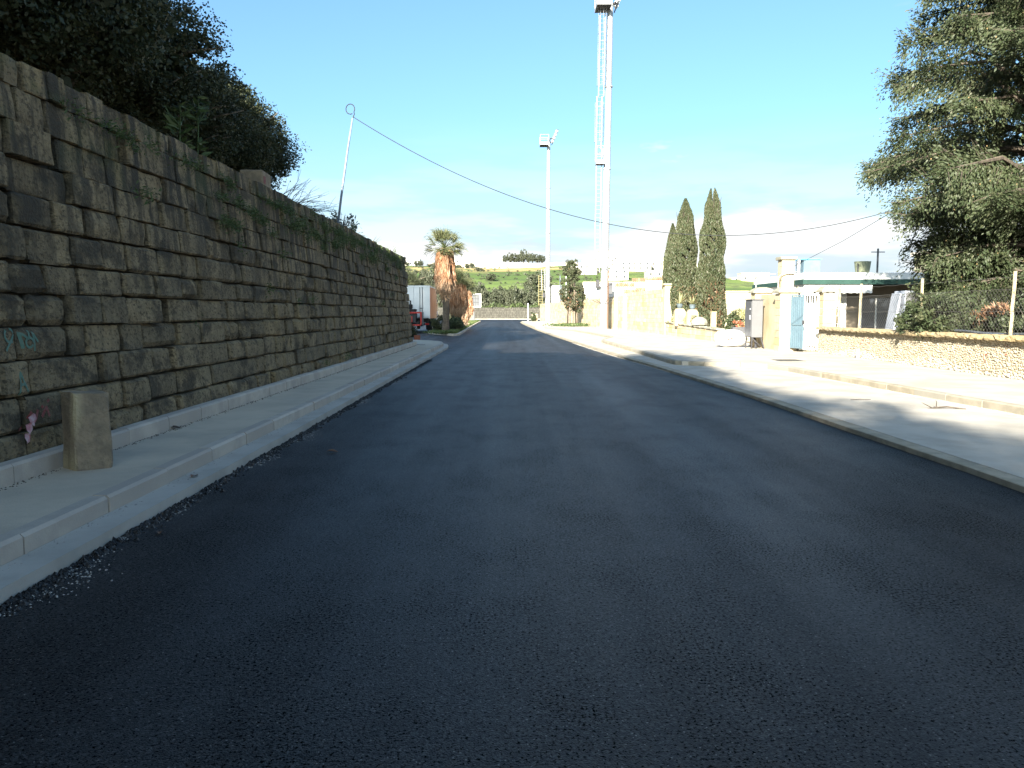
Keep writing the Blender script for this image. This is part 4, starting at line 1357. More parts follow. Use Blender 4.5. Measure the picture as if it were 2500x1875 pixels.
    for k in range(4):
        for j in range(4):
            q = bot.lerp(topp, (k + .5) / 4)
            yy = hy + (-1.15 + j * .77) * hs
            ax = Vector((.78, .05, -.62)).normalized()
            q0 = Vector((q.x, yy, q.z))
            mb = MB(); mb.path([q0 - ax * .42 * hs, q0 - ax * .20 * hs, q0 + ax * .05 * hs, q0 + ax * .12 * hs], [.13 * hs, .16 * hs, .27 * hs, .28 * hs], 9)
            lm = part('floodlight', mb, 'white_paint', t, smooth=False)
            mb = MB(); mb.path([q0 + ax * (.12 * hs + .001), q0 + ax * (.12 * hs + .012)], [.25 * hs, .25 * hs], 9); part('lens', mb, 'lamp_glass', lm)
    # anti-climb spikes near the foot
    mb = MB()
    for z in (2.2, 3.6, 5.0):
        for k in range(7):
            a = k * .9 + z
            mb.path([(x + .33 * math.cos(a), y + .33 * math.sin(a), z + .1), (x + 1.0 * math.cos(a), y + 1.0 * math.sin(a), z + .42)], .022, 4)
    o = part('climb_spikes', mb, 'dark_steel', t); o['kind'] = 'stuff'
    mb = MB(); mb.path([(x + .30, y - .36, .2), (x + .31, y - .36, 5.0)], .045, 6); part('cable_pipe', mb, 'rust_brown' if y < 80 else 'galvanised', t)
    mb = MB(); mb.bx(x - .70, x - .40, y - .5, y - .15, 3.62, 4.25); part('speaker_box', mb, 'dark_steel', t, bevel=.03)
    if y < 80:
        mb = MB(); mb.bx(x + .36, x + .66, y - .45, y - .2, 3.1, 4.05); part('control_box', mb, 'cabinet_dark', t, bevel=.02)
    return t
mast(7.66, 68.0, 26.3, .0115, 'tall white floodlight mast beside the bushy pavement tree, the nearer one')
mast(4.95, 113.5, 24.6, .003, 'white floodlight mast at the far end of the pavement, the farther one', .5, False)
# yellow tank ladder and white box on the wall by the far mast
t = thing('wall_ladder', (4.0, 118, .2), 'pale yellow fixed ladder rising behind the far wall end', 'ladder')
b = MB()
for s in (0, .55): b.path([(4.05 + s, 124, 2.6), (4.05 + s, 124, 7.2)], .035, 5)
part('rails', b, 'yellow_paint', t)
b = MB()
for k in range(12): b.path([(4.05, 124, 2.8 + k * .38), (4.6, 124, 2.8 + k * .38)], .026, 4)
part('rungs', b, 'yellow_paint', t)
b = MB(); b.bx(5.9, 7.3, 120, 122, 2.9, 5.4); b.bx(5.85, 7.35, 119.9, 122.1, 5.402, 5.5)
tag(part('utility_box', b, 'white_paint', bevel=.03), 'white plant box standing above the wall by the far mast', 'plant box')
for i, x in enumerate((7.0, 7.9)):
    b = MB(); b.path([(x, 119, 2.8), (x, 119, 6.9 + .1 * i)], .07, 6)
    tag(part('white_post', b, 'white_paint'), ('thin white post left of the pair behind the bushy pavement tree', 'thin white post right of the pair behind the bushy pavement tree')[i], 'post', 'white posts above the wall')
b = MB(); b.path([(2.55, 129.6, .185), (2.55, 129.6, 2.95)], .07, 7); b.path([(2.55, 129.6, 2.951), (2.55, 129.6, 3.0)], .085, 7)
tag(part('marker_post', b, 'white_paint'), 'slim white marker post at the far pavement corner', 'post')
b = MB(); b.box((3.55, 127.6, .75), (.9, .7, 1.15)); 
tag(part('corner_block', b, 'limestone', bevel=.05), 'pale stone block at the far end of the boundary wall', 'stone block')
# stands and sheds inside the ground
t = thing('stepped_stand', (22, 150, .1), 'pale stepped spectator stand beyond the boundary wall', 'stand')
for k in range(6):
    mb = MB(); mb.bx(13.5, 28.5, 150 + k * .9, 156.5, .1 + .0, 4.2 + k * .62); part('step', mb, ('pale_wall', 'house_wall')[k % 2], t)
t = thing('white_shed', (11.2, 82, .1), 'white flat-roofed shed between the bushy tree and the nearer mast', 'shed')
mb = MB(); mb.bx(8.9, 12.4, 82, 86, .1, 4.1); part('walls', mb, 'white_paint', t)
mb = MB(); mb.bx(8.7, 12.6, 81.8, 86.2, 4.102, 4.32); part('roof', mb, 'white_paint', t)
mb = MB(); mb.bx(9.7, 10.4, 81.94, 82.02, 2.9, 3.7); wn = part('window', mb, 'window_dark', t)

# ------------------------------------------------------------------ low white building with green fascia
bd = thing('low_building', (15, 37, .15), 'low white flat-roofed building with a green fascia band', 'building')
mb = MB(); mb.bx(12.5, 14.2, 34.6, 40.2, .1, 2.74); part('wall', mb, 'white_paint', bd)
mb = MB(); mb.bx(14.202, 24, 34.9, 40.2, .1, 2.74); part('porch_wall', mb, 'porch_stone', bd)
mb = MB(); mb.bx(12.02, 24, 33.62, 40.6, 2.942, 3.22); part('parapet', mb, 'white_paint', bd, bevel=.015)
mb = MB(); mb.bx(11.96, 24, 33.56, 40.65, 2.74, 2.94); part('fascia', mb, 'green_fascia', bd)
mb = MB()
pts = []
n = 40
for i in range(n + 1):
    xx = 12.05 + (14.85 - 12.05) * i / n
    zz = 2.36 + .045 * abs(math.sin(i * .8))
    pts += [(xx, 33.64, 2.738), (xx, 33.64, zz), (xx, 33.67, zz), (xx, 33.67, 2.738)]
mb.add(pts, [(i * 4 + k, i * 4 + (k + 1) % 4, i * 4 + 4 + (k + 1) % 4, i * 4 + 4 + k) for i in range(n) for k in range(4)])
mb.bx(12.06, 12.09, 33.70, 40.3, 2.40, 2.738)
part('valance', mb, 'white_paint', bd)
mb = MB(); mb.bx(14.9, 16.2, 34.84, 34.9, .9, 2.2); wn = part('window', mb, 'window_dark', bd)
mb = MB(); mb.bx(14.85, 16.25, 34.80, 34.838, .82, .895); mb.bx(14.84, 14.9, 34.8, 34.838, .9, 2.2); mb.bx(16.2, 16.26, 34.8, 34.838, .9, 2.2); mb.bx(15.52, 15.58, 34.8, 34.838, .9, 2.2); part('frame', mb, 'white_paint', wn)
mb = MB(); mb.bx(17.0, 17.9, 34.84, 34.9, .2, 2.2); part('door', mb, 'board_grey', bd)
for x in (14.5, 18.2): 
    mb = MB(); mb.path([(x, 33.9, .1), (x, 33.9, 2.738)], .06, 7); part('porch_post', mb, 'white_paint', bd)
t = thing('chimney_pier', (10.72, 31.6, .15), 'tall square stone chimney pier with flat cap rising behind the gate piers', 'stone pier')
z = .12; k = 0
gg = random.Random(2)
while z < 3.42:
    mb = MB(); mb.bx(10.50, 10.98, 31.8, 32.3, z + .003, z + .27 - .003, gg.random() ** 2 * .6 + .001); part('block', mb, 'limestone', t, bevel=.01); z += .27
mb = MB(); mb.bx(10.42, 11.06, 31.72, 32.38, z, z + .12); part('cap', mb, 'cap_stone', t, bevel=.015)
t = thing('roof_box', (13.0, 35.6, 3.22), 'bright blue box on the roof beside the chimney pier', 'roof box')
mb = MB(); mb.bx(12.55, 13.25, 35.2, 36.1, 3.30, 3.85); part('body', mb, 'blue_gate', t)
mb = MB(); mb.bx(12.28, 13.32, 35.15, 36.15, 3.852, 3.90); part('lid', mb, 'blue_paint', t)
mb = MB(); mb.path([(12.35, 35.22, 3.22), (12.35, 35.22, 3.85)], .05, 6); part('leg', mb, 'white_paint', t)
t = thing('water_tank', (15.15, 36, 3.22), 'olive green bucket-shaped water tank on the flat roof', 'water tank')
mb = MB(); mb.lathe([(.27, .002), (.29, .15), (.32, .35), (.335, .52), (.345, .53), (.345, .57), (.30, .57)], (15.25, 35.6, 3.22), 18); part('tank', mb, 'tank_green', t, smooth=False)
mb = MB(); mb.path([(14.98, 35.4, 3.25), (14.95, 35.35, 3.5), (14.96, 35.4, 3.7)], .03, 6); part('feed_pipe', mb, 'dark_steel', t)
b = MB(); b.path([(15.9, 35.6, 3.22), (15.9, 35.6, 4.35)], .045, 6); b.path([(15.6, 35.6, 4.2), (16.2, 35.6, 4.2)], .02, 4)
tag(part('roof_pole', b, 'cabinet_dark'), 'thin grey aerial pole on the roof beside the water tank', 'aerial')
for i, (x, y) in enumerate(((9.98, 33.4), (10.3, 31.6))):
    b = MB()
    pts = [(x, y, 2.3), (x, y, 2.85)] + [(x + .42 - .42 * math.cos(a), y, 2.85 + .30 * math.sin(a)) for a in np.linspace(.2, math.pi / 2, 7)] + [(x + .8, y, 3.15)]
    b.path(pts, .024, 6)
    tag(part('curved_pipe', b, 'galvanised'), ('thin curved conduit arching at the left corner of the white roof', 'pale curved conduit arching against the chimney pier')[i], 'conduit')
t = thing('metal_locker', (12.1, 25.2, .15), 'tall blue-grey metal locker standing behind the wire fence', 'locker')
mb = MB(); mb.bx(11.95, 12.45, 24.8, 25.5, .12, 2.25); part('body', mb, 'board_grey', t, bevel=.012)
mb = MB(); mb.bx(11.98, 12.42, 24.775, 24.798, .2, 2.2); part('door', mb, 'cabinet_grey', t)
mb = MB(); mb.add([(11.62, 24.95, .12), (11.66, 25.6, .12), (11.93, 25.5, 2.15), (11.90, 24.9, 2.15), (11.57, 24.96, .13), (11.61, 25.62, .13), (11.88, 25.52, 2.18), (11.85, 24.92, 2.18)],
                 [(0, 1, 2, 3), (7, 6, 5, 4), (0, 3, 7, 4), (1, 5, 6, 2), (3, 2, 6, 7), (0, 4, 5, 1)])
tag(part('leaning_sheet', mb, 'board_grey'), 'grey sheet leaning on the blue-grey locker behind the fence', 'sheet')
# pale house beyond the big conifer
hs = thing('garden_house', (28, 44, .15), 'cream stone house glimpsed through the big conifer', 'house')
mb = MB(); mb.bx(24.6, 37, 40, 50, .1, 5.0); part('wall', mb, 'house_wall', hs)
mb = MB(); mb.bx(24.4, 37.2, 39.8, 50.2, 5.002, 5.22); part('roof', mb, 'pale_wall', hs)
for x in (26.2, 29.4, 33):
    mb = MB(); mb.bx(x, x + 1.0, 39.93, 39.998, 2.9, 4.4); wn = part('window', mb, 'window_dark', hs)
    mb = MB(); mb.bx(x - .12, x + 1.12, 39.86, 39.928, 2.72, 2.88); part('sill', mb, 'pale_wall', wn)

# ------------------------------------------------------------------ lorry in the side road with a forklift on its tail
tk = thing('lorry', (-7.7, 67, 0), 'white box lorry with orange sides parked tail-on in the side road', 'lorry')
x0, x1 = -8.98, -6.46
mb = MB(); mb.bx(x0 + .03, x1 - .03, 64.06, 70.0, 1.12, 3.66); part('cargo_box', mb, 'truck_white', tk)
mb = MB(); mb.bx(x1 - .028, x1, 64.12, 69.95, 1.10, 3.56); part('side_panel', mb, 'truck_orange', tk)
mb = MB(); mb.bx(x0, x0 + .028, 64.12, 69.95, 1.10, 3.56); part('side_panel', mb, 'truck_orange', tk)
for k in range(2):
    a = x0 + .08 + k * 1.19
    mb = MB(); mb.bx(a, a + 1.17, 64.0, 64.058, 1.18, 3.52); d = part('rear_door', mb, 'truck_white', tk, bevel=.01)
    for u in (.28, .48):
        mb = MB(); mb.path([(a + u + .2 * k, 63.965, 1.12), (a + u + .2 * k, 63.965, 3.55)], .022, 5); part('lock_rod', mb, 'cabinet_dark', d)
    mb = MB(); mb.box((a + .38 + .2 * k, 63.96, 1.9), (.26, .03, .05)); part('handle', mb, 'dark_steel', d)
mb = MB(); mb.bx(x0 - .01, x1 + .01, 63.985, 64.06, 3.53, 3.68); mb.bx(x1 - .09, x1 + .012, 63.985, 64.12, 1.1, 3.529); mb.bx(x0 - .012, x0 + .075, 63.985, 64.12, 1.1, 3.529); part('door_frame', mb, 'truck_white', tk)
mb = MB(); mb.bx(x0 + .2, x1 - .2, 64.2, 70.8, .78, 1.1); part('chassis', mb, 'rubber', tk)
mb = MB(); mb.bx(x0 + .05, x1 - .05, 64.02, 64.16, .58, .75); bp = part('bumper', mb, 'dark_steel', tk)
for x in (x0 + .22, x1 - .22):
    mb = MB(); mb.box((x, 64.0, .67), (.30, .04, .12)); part('tail_light', mb, 'tail_red', bp)
for yy in (66.2, 70.9):
    for x in (x0 + .22, x1 - .22):
        mb = MB(); n = 20
        mb.path([(x - .17, yy, .5), (x + .17, yy, .5)], .5, n); wh = part('wheel', mb, 'rubber', tk, smooth=False, bevel=.03)
        mb = MB(); mb.path([(x - .18, yy, .5), (x + .18, yy, .5)], .27, 12); part('rim', mb, 'cabinet_grey', wh)
for x in (x0 + .22, x1 - .22):
    mb = MB(); mb.bx(x - .25, x + .25, 65.5, 65.53, .2, .95); part('mud_flap', mb, 'rubber', tk)
mb = MB(); mb.add([(x0 + .08, 70.15, .75), (x1 - .08, 70.15, .75), (x1 - .08, 72.1, .75), (x0 + .08, 72.1, .75), (x0 + .08, 70.15, 2.7), (x1 - .08, 70.15, 2.7), (x1 - .12, 71.6, 2.7), (x0 + .12, 71.6, 2.7)],
                 [(3, 2, 1, 0), (4, 5, 6, 7), (0, 1, 5, 4), (1, 2, 6, 5), (2, 3, 7, 6), (3, 0, 4, 7)]); cb = part('cab', mb, 'truck_white', tk, bevel=.06)
mb = MB(); mb.bx(x1 - .10, x1 - .065, 70.5, 71.4, 1.7, 2.4); part('side_window', mb, 'window_dark', cb)
fk = thing('forklift', (-7.9, 63.1, 0), 'red and black forklift carried on the tail of the lorry', 'forklift')
fx0, fx1 = -8.75, -6.95
mb = MB(); mb.bx(fx0, fx1 - .45, 62.7, 63.6, .78, 1.62); part('body', mb, 'dark_steel', fk, bevel=.05)
mb = MB()
mb.bx(fx0, fx1, 62.55, 62.63, 1.50, 1.62); mb.bx(fx1 - .10, fx1, 62.55, 62.65, .55, 1.499); mb.bx(fx0, fx1, 62.55, 62.62, .55, .66)
part('frame', mb, 'truck_red', fk)
mb = MB(); mb.bx(fx1 - .09, fx1 + .05, 62.66, 63.5, .5, 1.6); part('side_plate', mb, 'cabinet_grey', fk)
for x in (fx0 + .35, fx0 + .85):
    mb = MB(); mb.bx(x, x + .12, 62.8, 62.95, 1.6, 2.5); part('mast_rail', mb, 'dark_steel', fk)
mb = MB(); mb.bx(fx0 + .25, fx0 + 1.05, 62.75, 63.3, 1.85, 2.2); mb.bx(fx0 + .45, fx0 + 1.35, 62.7, 63.4, 1.63, 1.84); part('engine', mb, 'rubber', fk, bevel=.06)
mb = MB(); mb.box((fx0 + .9, 62.66, 1.05), (.35, .05, .45)); part('red_panel', mb, 'truck_red', fk)
for x in (fx0 + .1, fx1 - .3):
    mb = MB(); mb.path([(x - .1, 63.0, .62), (x + .12, 63.0, .62)], .33, 14); wh = part('wheel', mb, 'rubber', fk, bevel=.03)
    mb = MB(); mb.path([(x - .11, 63.0, .62), (x + .13, 63.0, .62)], .16, 10); part('rim', mb, 'cabinet_grey', wh)

# ------------------------------------------------------------------ billboard seen from the back
sg = thing('billboard', (-6.05, 133, 0), 'white framed billboard seen from behind on a pale post', 'billboard')
SX0, SX1, SY, Z0, Z1 = -6.9, -5.1, 134.0, 3.55, 6.60
sx = -6.55
SX0, SX1 = -6.68, -5.08
Z0, Z1 = 2.42, 4.60
mb = MB(); mb.bx(SX0 + .12, SX1 - .12, SY, SY + .10, Z0 + .12, Z1 - .12); part('panel', mb, 'panel_back', sg)
mb = MB(); mb.bx(SX0, SX1, SY - .10, SY + .14, Z1 - .12, Z1); mb.bx(SX0, SX1, SY - .10, SY + .14, Z0, Z0 + .12); mb.bx(SX0, SX0 + .13, SY - .10, SY + .14, Z0 + .121, Z1 - .121); mb.bx(SX1 - .2, SX1, SY - .10, SY + .14, Z0 + .121, Z1 - .121); part('frame', mb, 'white_paint', sg)
for x in (SX0 + .36, SX0 + .62, SX0 + .92, SX0 + 1.18):
    mb = MB(); mb.bx(x - .045, x + .045, SY - .06, SY - .002, Z0 + .12, Z1 - .12); part('rib', mb, 'cabinet_dark', sg)
for z in (Z0 + .8, Z0 + 1.4):
    mb = MB(); mb.bx(SX0 + .13, SX1 - .2, SY - .09, SY - .061, z - .035, z + .035); part('rail', mb, 'cabinet_dark', sg)
mb = MB(); mb.bx(-6.85, -6.15, SY - .15, SY + .2, .1, Z0 - .002); part('post', mb, 'panel_back', sg, bevel=.03)

# ------------------------------------------------------------------ far wall across the end of the road
fw = thing('far_wall', (-10, 184, 0), 'old rubble wall, coloured darker for shade, across the far end of the road', 'wall')
b = MB(); b.bx(-60, 26, 183.6, 184.2, 0, 2.55); part('core', b, 'joint', fw)
g = random.Random(51)
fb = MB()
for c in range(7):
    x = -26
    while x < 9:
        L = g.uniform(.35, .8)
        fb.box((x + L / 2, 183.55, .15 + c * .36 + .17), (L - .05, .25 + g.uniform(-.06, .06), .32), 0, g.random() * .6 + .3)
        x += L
o = part('stone_courses', fb, 'shaded_rubble', fw); o['kind'] = 'stuff'
b = MB(); b.bx(-60, 26, 183.4, 184.3, 2.552, 2.66); part('coping', b, 'shaded_rubble', fw)

# ------------------------------------------------------------------ overhead cable
t = thing('cable_pole', (-4.92, 23, 3.7), 'thin leaning blue-grey pole with a loop at its top behind the stone wall', 'pole')
mb = MB(); mb.path([(-4.95, 23, 3.5), (-4.75, 23, 4.9), (-4.56, 23, 6.1), (-4.41, 23, 6.95)], [.036, .033, .028, .024], 7); part('shaft', mb, 'wire_pole', t, smooth=True)
mb = MB(); mb.path([(-4.41 + .0 , 23, 6.93), (-4.36, 23, 7.06)] + [(-4.47 + .12 * math.cos(a), 23.0 + .01 * math.sin(a), 7.19 + .14 * math.sin(a)) for a in np.linspace(-.6, 5.2, 14)], .014, 5); part('loop', mb, 'cable_black', t)
b = MB()
ends = (Vector((-4.40, 23, 6.98)), Vector((10.95, 23.4, 4.52)))
pts = []
for i in range(61):
    s = i / 60
    p = ends[0].lerp(ends[1], s)
    q = p.x
    z = 3.745 + .0301 * (q - 6.16) ** 2 * 1.0
    z0_, z1_ = 3.745 + .0301 * (ends[0].x - 6.16) ** 2, 3.745 + .0301 * (ends[1].x - 6.16) ** 2
    z += (ends[0].z - z0_) * (1 - s) + (ends[1].z - z1_) * s
    pts.append((p.x, p.y, z))
b.path(pts, .011, 5)
tag(part('overhead_cable', b, 'cable_black'), 'dark cable sagging across the road from the leaning pole', 'cable')
b = MB(); b.path([(11.2, 24.2, 4.55), (11.1, 27.5, 3.98), (10.95, 32.4, 3.3)], .009, 4)
tag(part('drop_wire', b, 'cable_black'), 'thin wire slanting from the big conifer down to the white roof', 'wire')

# ------------------------------------------------------------------ buildings on the hill
def far_house(name, x, y, wd, dp, h, label, nwin, m='pale_wall', group=None, z=None, roofbox=True, seed=0, big=False):
    z0 = (hill_z(x, y) if z is None else z) - .8
    t = thing(name, (x, y, z0), label, 'house' if name != 'long_building' else 'building', group)
    mb = MB(); mb.bx(x - wd / 2, x + wd / 2, y, y + dp, z0, z0 + h + .8); part('wall', mb, m, t)
    mb = MB(); mb.bx(x - wd / 2 - .15, x + wd / 2 + .15, y - .15, y + dp + .15, z0 + h + .802, z0 + h + 1.1)
    part('roof', mb, m, t)
    gg = random.Random(seed)
    if roofbox:
        mb = MB(); xx = x + gg.uniform(-.3, .3) * wd; mb.bx(xx - wd * .14, xx + wd * .14, y + 1, y + 4, z0 + h + 1.102, z0 + h + 3.2); part('roof_room', mb, m, t)
    for k in range(nwin):
        u = (k + .5 + gg.uniform(-.15, .15)) / nwin
        for fl in range(1 if h < 5 else 2):
            wx_ = x - wd / 2 + u * wd; wz = z0 + 2.0 + fl * 3.0
            if wz + 1.6 > z0 + h + .7: continue
            mb = MB(); mb.bx(wx_ - .55, wx_ + .55, y - .06, y + .02, wz, wz + 1.5); part('window', mb, 'window_dark', t)
    return t
far_house('long_building', -24, 600, 34, 12, 6.6, 'long white flat-roofed building on the green hilltop', 7, 'white_paint', seed=1)
far_house('far_house', -48, 596, 15, 10, 5.2, 'pale house left of the long white building on the hilltop', 3, seed=2)
far_house('far_house', -78, 592, 22, 10, 5.0, 'wide pale house on the hill crest just beyond the stone wall corner', 5, 'white_paint', seed=3)
b = MB()
for i in range(28):
    x = -60 + i * 6
    b.bx(x, x + 5.98, 590, 590.5, hill_z(x, 590) - 2, 37.0 + .4 * math.sin(i * .9))
tag(part('crest_wall', b, 'house_wall'), 'long cream retaining wall along the green hill crest', 'wall')
TOWN = [(46, 520, 16, 9, 4), (64, 560, 12, 8, 3), (80, 530, 20, 10, 5), (99, 545, 14, 12, 3), (114, 520, 16, 9, 4), (128, 560, 18, 11, 4), (60, 470, 14, 8, 3), (84, 455, 18, 9, 4), (106, 470, 15, 8, 3), (150, 520, 20, 10, 4), (168, 490, 14, 9, 3), (140, 470, 16, 8, 3), (186, 540, 22, 10, 4), (205, 500, 16, 9, 3), (222, 545, 18, 12, 4), (72, 610, 14, 14, 3), (92, 620, 12, 17, 2), (110, 612, 20, 12, 4)]
sides = ['with a tall roof room', 'low and wide', 'the tallest of its row', 'beside a narrow lane', 'with a plain front', 'with two storeys']
for i, (x, y, wd, h, nw) in enumerate(TOWN):
    far_house('town_house', x, y, wd, 9, h * (.75 if x < 115 else .6), 'pale limestone town house on the far slope behind the boundary wall' if x < 120 else 'pale limestone town house on the far slope right of the cypresses',
              nw, ('pale_wall', 'house_wall')[i % 2], 'town houses on the far slope', seed=10 + i, roofbox=i % 2 == 0)
# ------------------------------------------------------------------ trees and plants
def trunk_mesh(name, limbs, m, n=7):
    mb = MB()
    for pts, rad in limbs: mb.path(pts, rad, n)
    me = mb.mesh(name, True); me.materials.append(MATS[m]); return me

# three broadleaf crowns shared by the grove on the terrace
def grove_variant(i, seed, rx, ry, rz):
    cp, tn = crown_points(rx, ry, rz, 420, 150, seed, (.25, .55), .92)
    g = np.random.default_rng(seed + 5)
    tn = (0.55 * tn + 0.45 * g.random(len(cp))) ** 2
    core, _ = crown_points(rx * .80, ry * .80, rz * .82, 150, 60, seed, (.3, .6), .92)
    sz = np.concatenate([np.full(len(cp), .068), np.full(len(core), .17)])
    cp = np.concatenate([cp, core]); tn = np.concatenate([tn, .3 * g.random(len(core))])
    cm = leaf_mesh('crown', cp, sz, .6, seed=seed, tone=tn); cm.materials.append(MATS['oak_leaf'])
    r = random.Random(seed)
    limbs = []
    for k in range(3):
        a = r.uniform(0, 6.28); 
        p0 = Vector((.18 * math.cos(a), .18 * math.sin(a), -rz - .75)); 
        p1 = p0 + Vector((.3 * math.cos(a), .3 * math.sin(a), 1.1)); p2 = p1 + Vector((.5 * math.cos(a + .5), .5 * math.sin(a + .5), 1.2)); p3 = p2 + Vector((.6 * math.cos(a - .4), .6 * math.sin(a - .4), rz * .8))
        limbs.append(([p0, p1, p2, p3], [.13, .11, .085, .03]))
        for q in range(5):
            aa = a + r.uniform(-1.4, 1.4); b0 = p1.lerp(p3, r.uniform(.1, .8)); L = r.uniform(.7, 1.5)
            limbs.append(([b0, b0 + Vector((math.cos(aa) * .5, math.sin(aa) * .5, .35)) * L, b0 + Vector((math.cos(aa), math.sin(aa), .5)) * L], [.05, .035, .012]))
    return cm, trunk_mesh('trunk', limbs, 'bark_pale'), rz
GV = [grove_variant(0, 101, 2.3, 2.5, 2.2), grove_variant(1, 102, 2.0, 2.3, 2.45), grove_variant(2, 103, 2.5, 2.1, 2.1)]
def grove_tree(x, y, v, s, rz, label, group, zs=1.0):
    cm, tm, h = GV[v]
    z = terr_z(x, y) if y < WY1 - .4 else 0
    t = thing('grove_tree', (x, y, z), label, 'tree', group, rz)
    c = link('crown', cm, None, t, (0, 0, (h + .55) * s * zs)); c.scale = (s, s, s * zs)
    k = link('trunk', tm, None, t, (0, 0, (h + .55) * s * zs)); k.scale = (s, s, s * zs)
    return t
GR = 'dark trees on the raised ground above the stone wall'
L0 = 'dark dense broadleaf tree above the near end of the stone wall'
for (x, y, v, s, rz, lab, zs) in [
    (-7.4, 7.6, 0, 1.15, .3, 'tall dark broadleaf tree above the very near end of the stone wall', 1.3),
    (-7.2, 10.2, 1, 1.0, 1.2, 'tall dark tree with its sunlit top leaving the frame above the stone wall', 1.05),
    (-7.0, 12.3, 2, .92, 2.2, 'dark tree with a thin bare trunk showing above the wall grass', .92),
    (-7.0, 14.2, 0, .86, 4.0, 'dark tree sloping down in the middle of the row above the wall', .86),
    (-6.9, 16.2, 1, .74, 5.1, 'smaller dark tree beside the lowest dip of the row above the wall', .78),
    (-7.1, 18.2, 2, .80, .9, 'last rounded tree of the row with a sunlit crown before the leaning pole', .86),
    (-6.9, 19.8, 0, .72, 2.6, 'farthest dark tree of the row, with bare twigs towards the leaning pole', .80)]:
    grove_tree(x, y, v, s, rz, lab, GR, zs)
# taller trees standing further back and behind the camera: they shade the road
BK = 'tall trees further back on the raised ground'
LB = 'tall dark tree further back behind the row above the stone wall'
for (x, y, v, s, rz, zs) in [(-13.5, 9.0, 0, 1.3, 2.0, 1.0), (-13.5, 13.0, 2, 1.3, 3.1, 1.0), (-14.0, 18, 1, 1.7, 1.4, 1.5), (-16.5, 24, 0, 1.8, .2, 1.6), (-20, 30, 1, 2.0, .7, 1.6)]:
    grove_tree(x, y, v, s, rz, LB, BK, zs)
for x, y, s in ((-24, 150, 2.4), (-28.5, 153, 2.5), (-33, 156, 2.4), (-22.5, 161, 2.3)):  # unseen trees added to help shade the far wall
    grove_tree(x, y, int(y) % 3, s, x, 'large dark tree beyond the side road hidden by the stone wall, added to shade the far wall', 'unseen trees added for shade beyond the side road', .95)
LC = 'tall dark tree on the raised ground behind the near end of the stone wall'
for (x, y, v, s, rz, zs) in [(-7.3, 2.5, 2, 1.25, .5, 1.25), (-7.0, -2.5, 0, 1.4, 2.0, 1.55), (-7.6, -8, 1, 1.6, 3.1, 1.30), (-7.8, -13.5, 2, 1.6, 1.4, 1.45), (-8.0, -19, 0, 1.6, .2, 1.5), (-7.8, -24, 1, 1.6, .8, 1.35), (-8, -30, 2, 1.6, 4.8, 1.5), (-13, -14, 0, 1.7, 1.4, 1.4), (-13, -26, 2, 1.7, 2.4, 1.4), (-8, -36, 2, 1.6, 4.8, 1.3)]:
    grove_tree(x, y, v, s, rz, LC, 'trees on the raised ground before the near end of the wall', zs)
# bare twigs at the end of the grove
b = MB(); r = random.Random(77)
for k in range(26):
    p = Vector((-6.0 + r.uniform(-.3, .3), 20.9 + r.uniform(-.4, .4), 3.8))
    pts = [p]; d = Vector((r.uniform(.1, .9), r.uniform(-.3, .5), r.uniform(.5, 1.1))).normalized()
    for q in range(5):
        d = (d + Vector((r.uniform(-.3, .4), r.uniform(-.3, .3), r.uniform(-.35, .1)))).normalized(); pts.append(pts[-1] + d * .32)
    b.path(pts, [.016, .012, .009, .007, .005, .003], 4, cap=False)
    for q in range(3):
        p2 = pts[2 + q]; d2 = (d + Vector((r.uniform(-.8, .8), r.uniform(-.8, .8), r.uniform(-.4, .7)))).normalized()
        b.path([p2, p2 + d2 * .2, p2 + d2 * .42 + Vector((0, 0, -.05))], [.006, .004, .002], 3, cap=False)
tag(part('bare_shrub', b, 'bark'), 'bare twiggy shrub at the end of the tree row above the wall', 'shrub')

# shrub behind the wall past the leaning pole
g = np.random.default_rng(9)
def shrub(name, x, y, z, rx, ry, rz, label, m='bush_leaf', nc=60, per=60, leaf=.07, seed=1, cat='shrub', group=None, twigs=18, cr=(.12, .28)):
    t = thing(name, (x, y, z), label, cat, group)
    cp, tn = crown_points(rx, ry, rz, nc, per, seed, cr, .7)
    gg = np.random.default_rng(seed)
    link('foliage', leaf_mesh('foliage', cp + np.array([0, 0, rz * .8]), leaf, .5, seed=seed, tone=(.5 * tn + .5 * gg.random(len(cp))) ** 2), m, t)
    mb = MB(); r = random.Random(seed)
    for k in range(twigs):
        a = r.uniform(0, 6.28); e = r.uniform(.2, 1.3)
        q = Vector((math.cos(a) * math.cos(e) * rx, math.sin(a) * math.cos(e) * ry, math.sin(e) * rz * 1.5 + .1))
        mb.path([(0, 0, -.05), tuple(q * .5 + Vector((0, 0, .12 * rz))), tuple(q * 1.02)], [.02 * (1 + rx * .4), .012, .004], 4, cap=False)
    part('stems', mb, 'bark', t, local=True)
    return t
shrub('wall_shrub', -5.15, 24.6, 3.62, .62, .9, .55, 'bluish airy shrub on top of the wall past the leaning pole', 'blue_leaf_bush', 42, 34, .075, 31, twigs=34, cr=(.10, .22))
for k, (yy, zz) in enumerate(((27.6, 3.72), (31, 3.7))):
    b = MB(); r = random.Random(k)
    for q in range(5):
        p = Vector((-4.75, yy, zz)); d = Vector((r.uniform(.0, .5), r.uniform(-.3, .6), r.uniform(.4, 1))).normalized()
        b.path([p, p + d * .25, p + d * .5 + Vector((.08, 0, -.03))], [.008, .006, .003], 4)
    tag(part('dry_stalk', b, 'bark'), ('dry bent stalks on the wall top beyond the bluish shrub', 'dry stalks on the wall top close to its far corner')[k], 'plant')
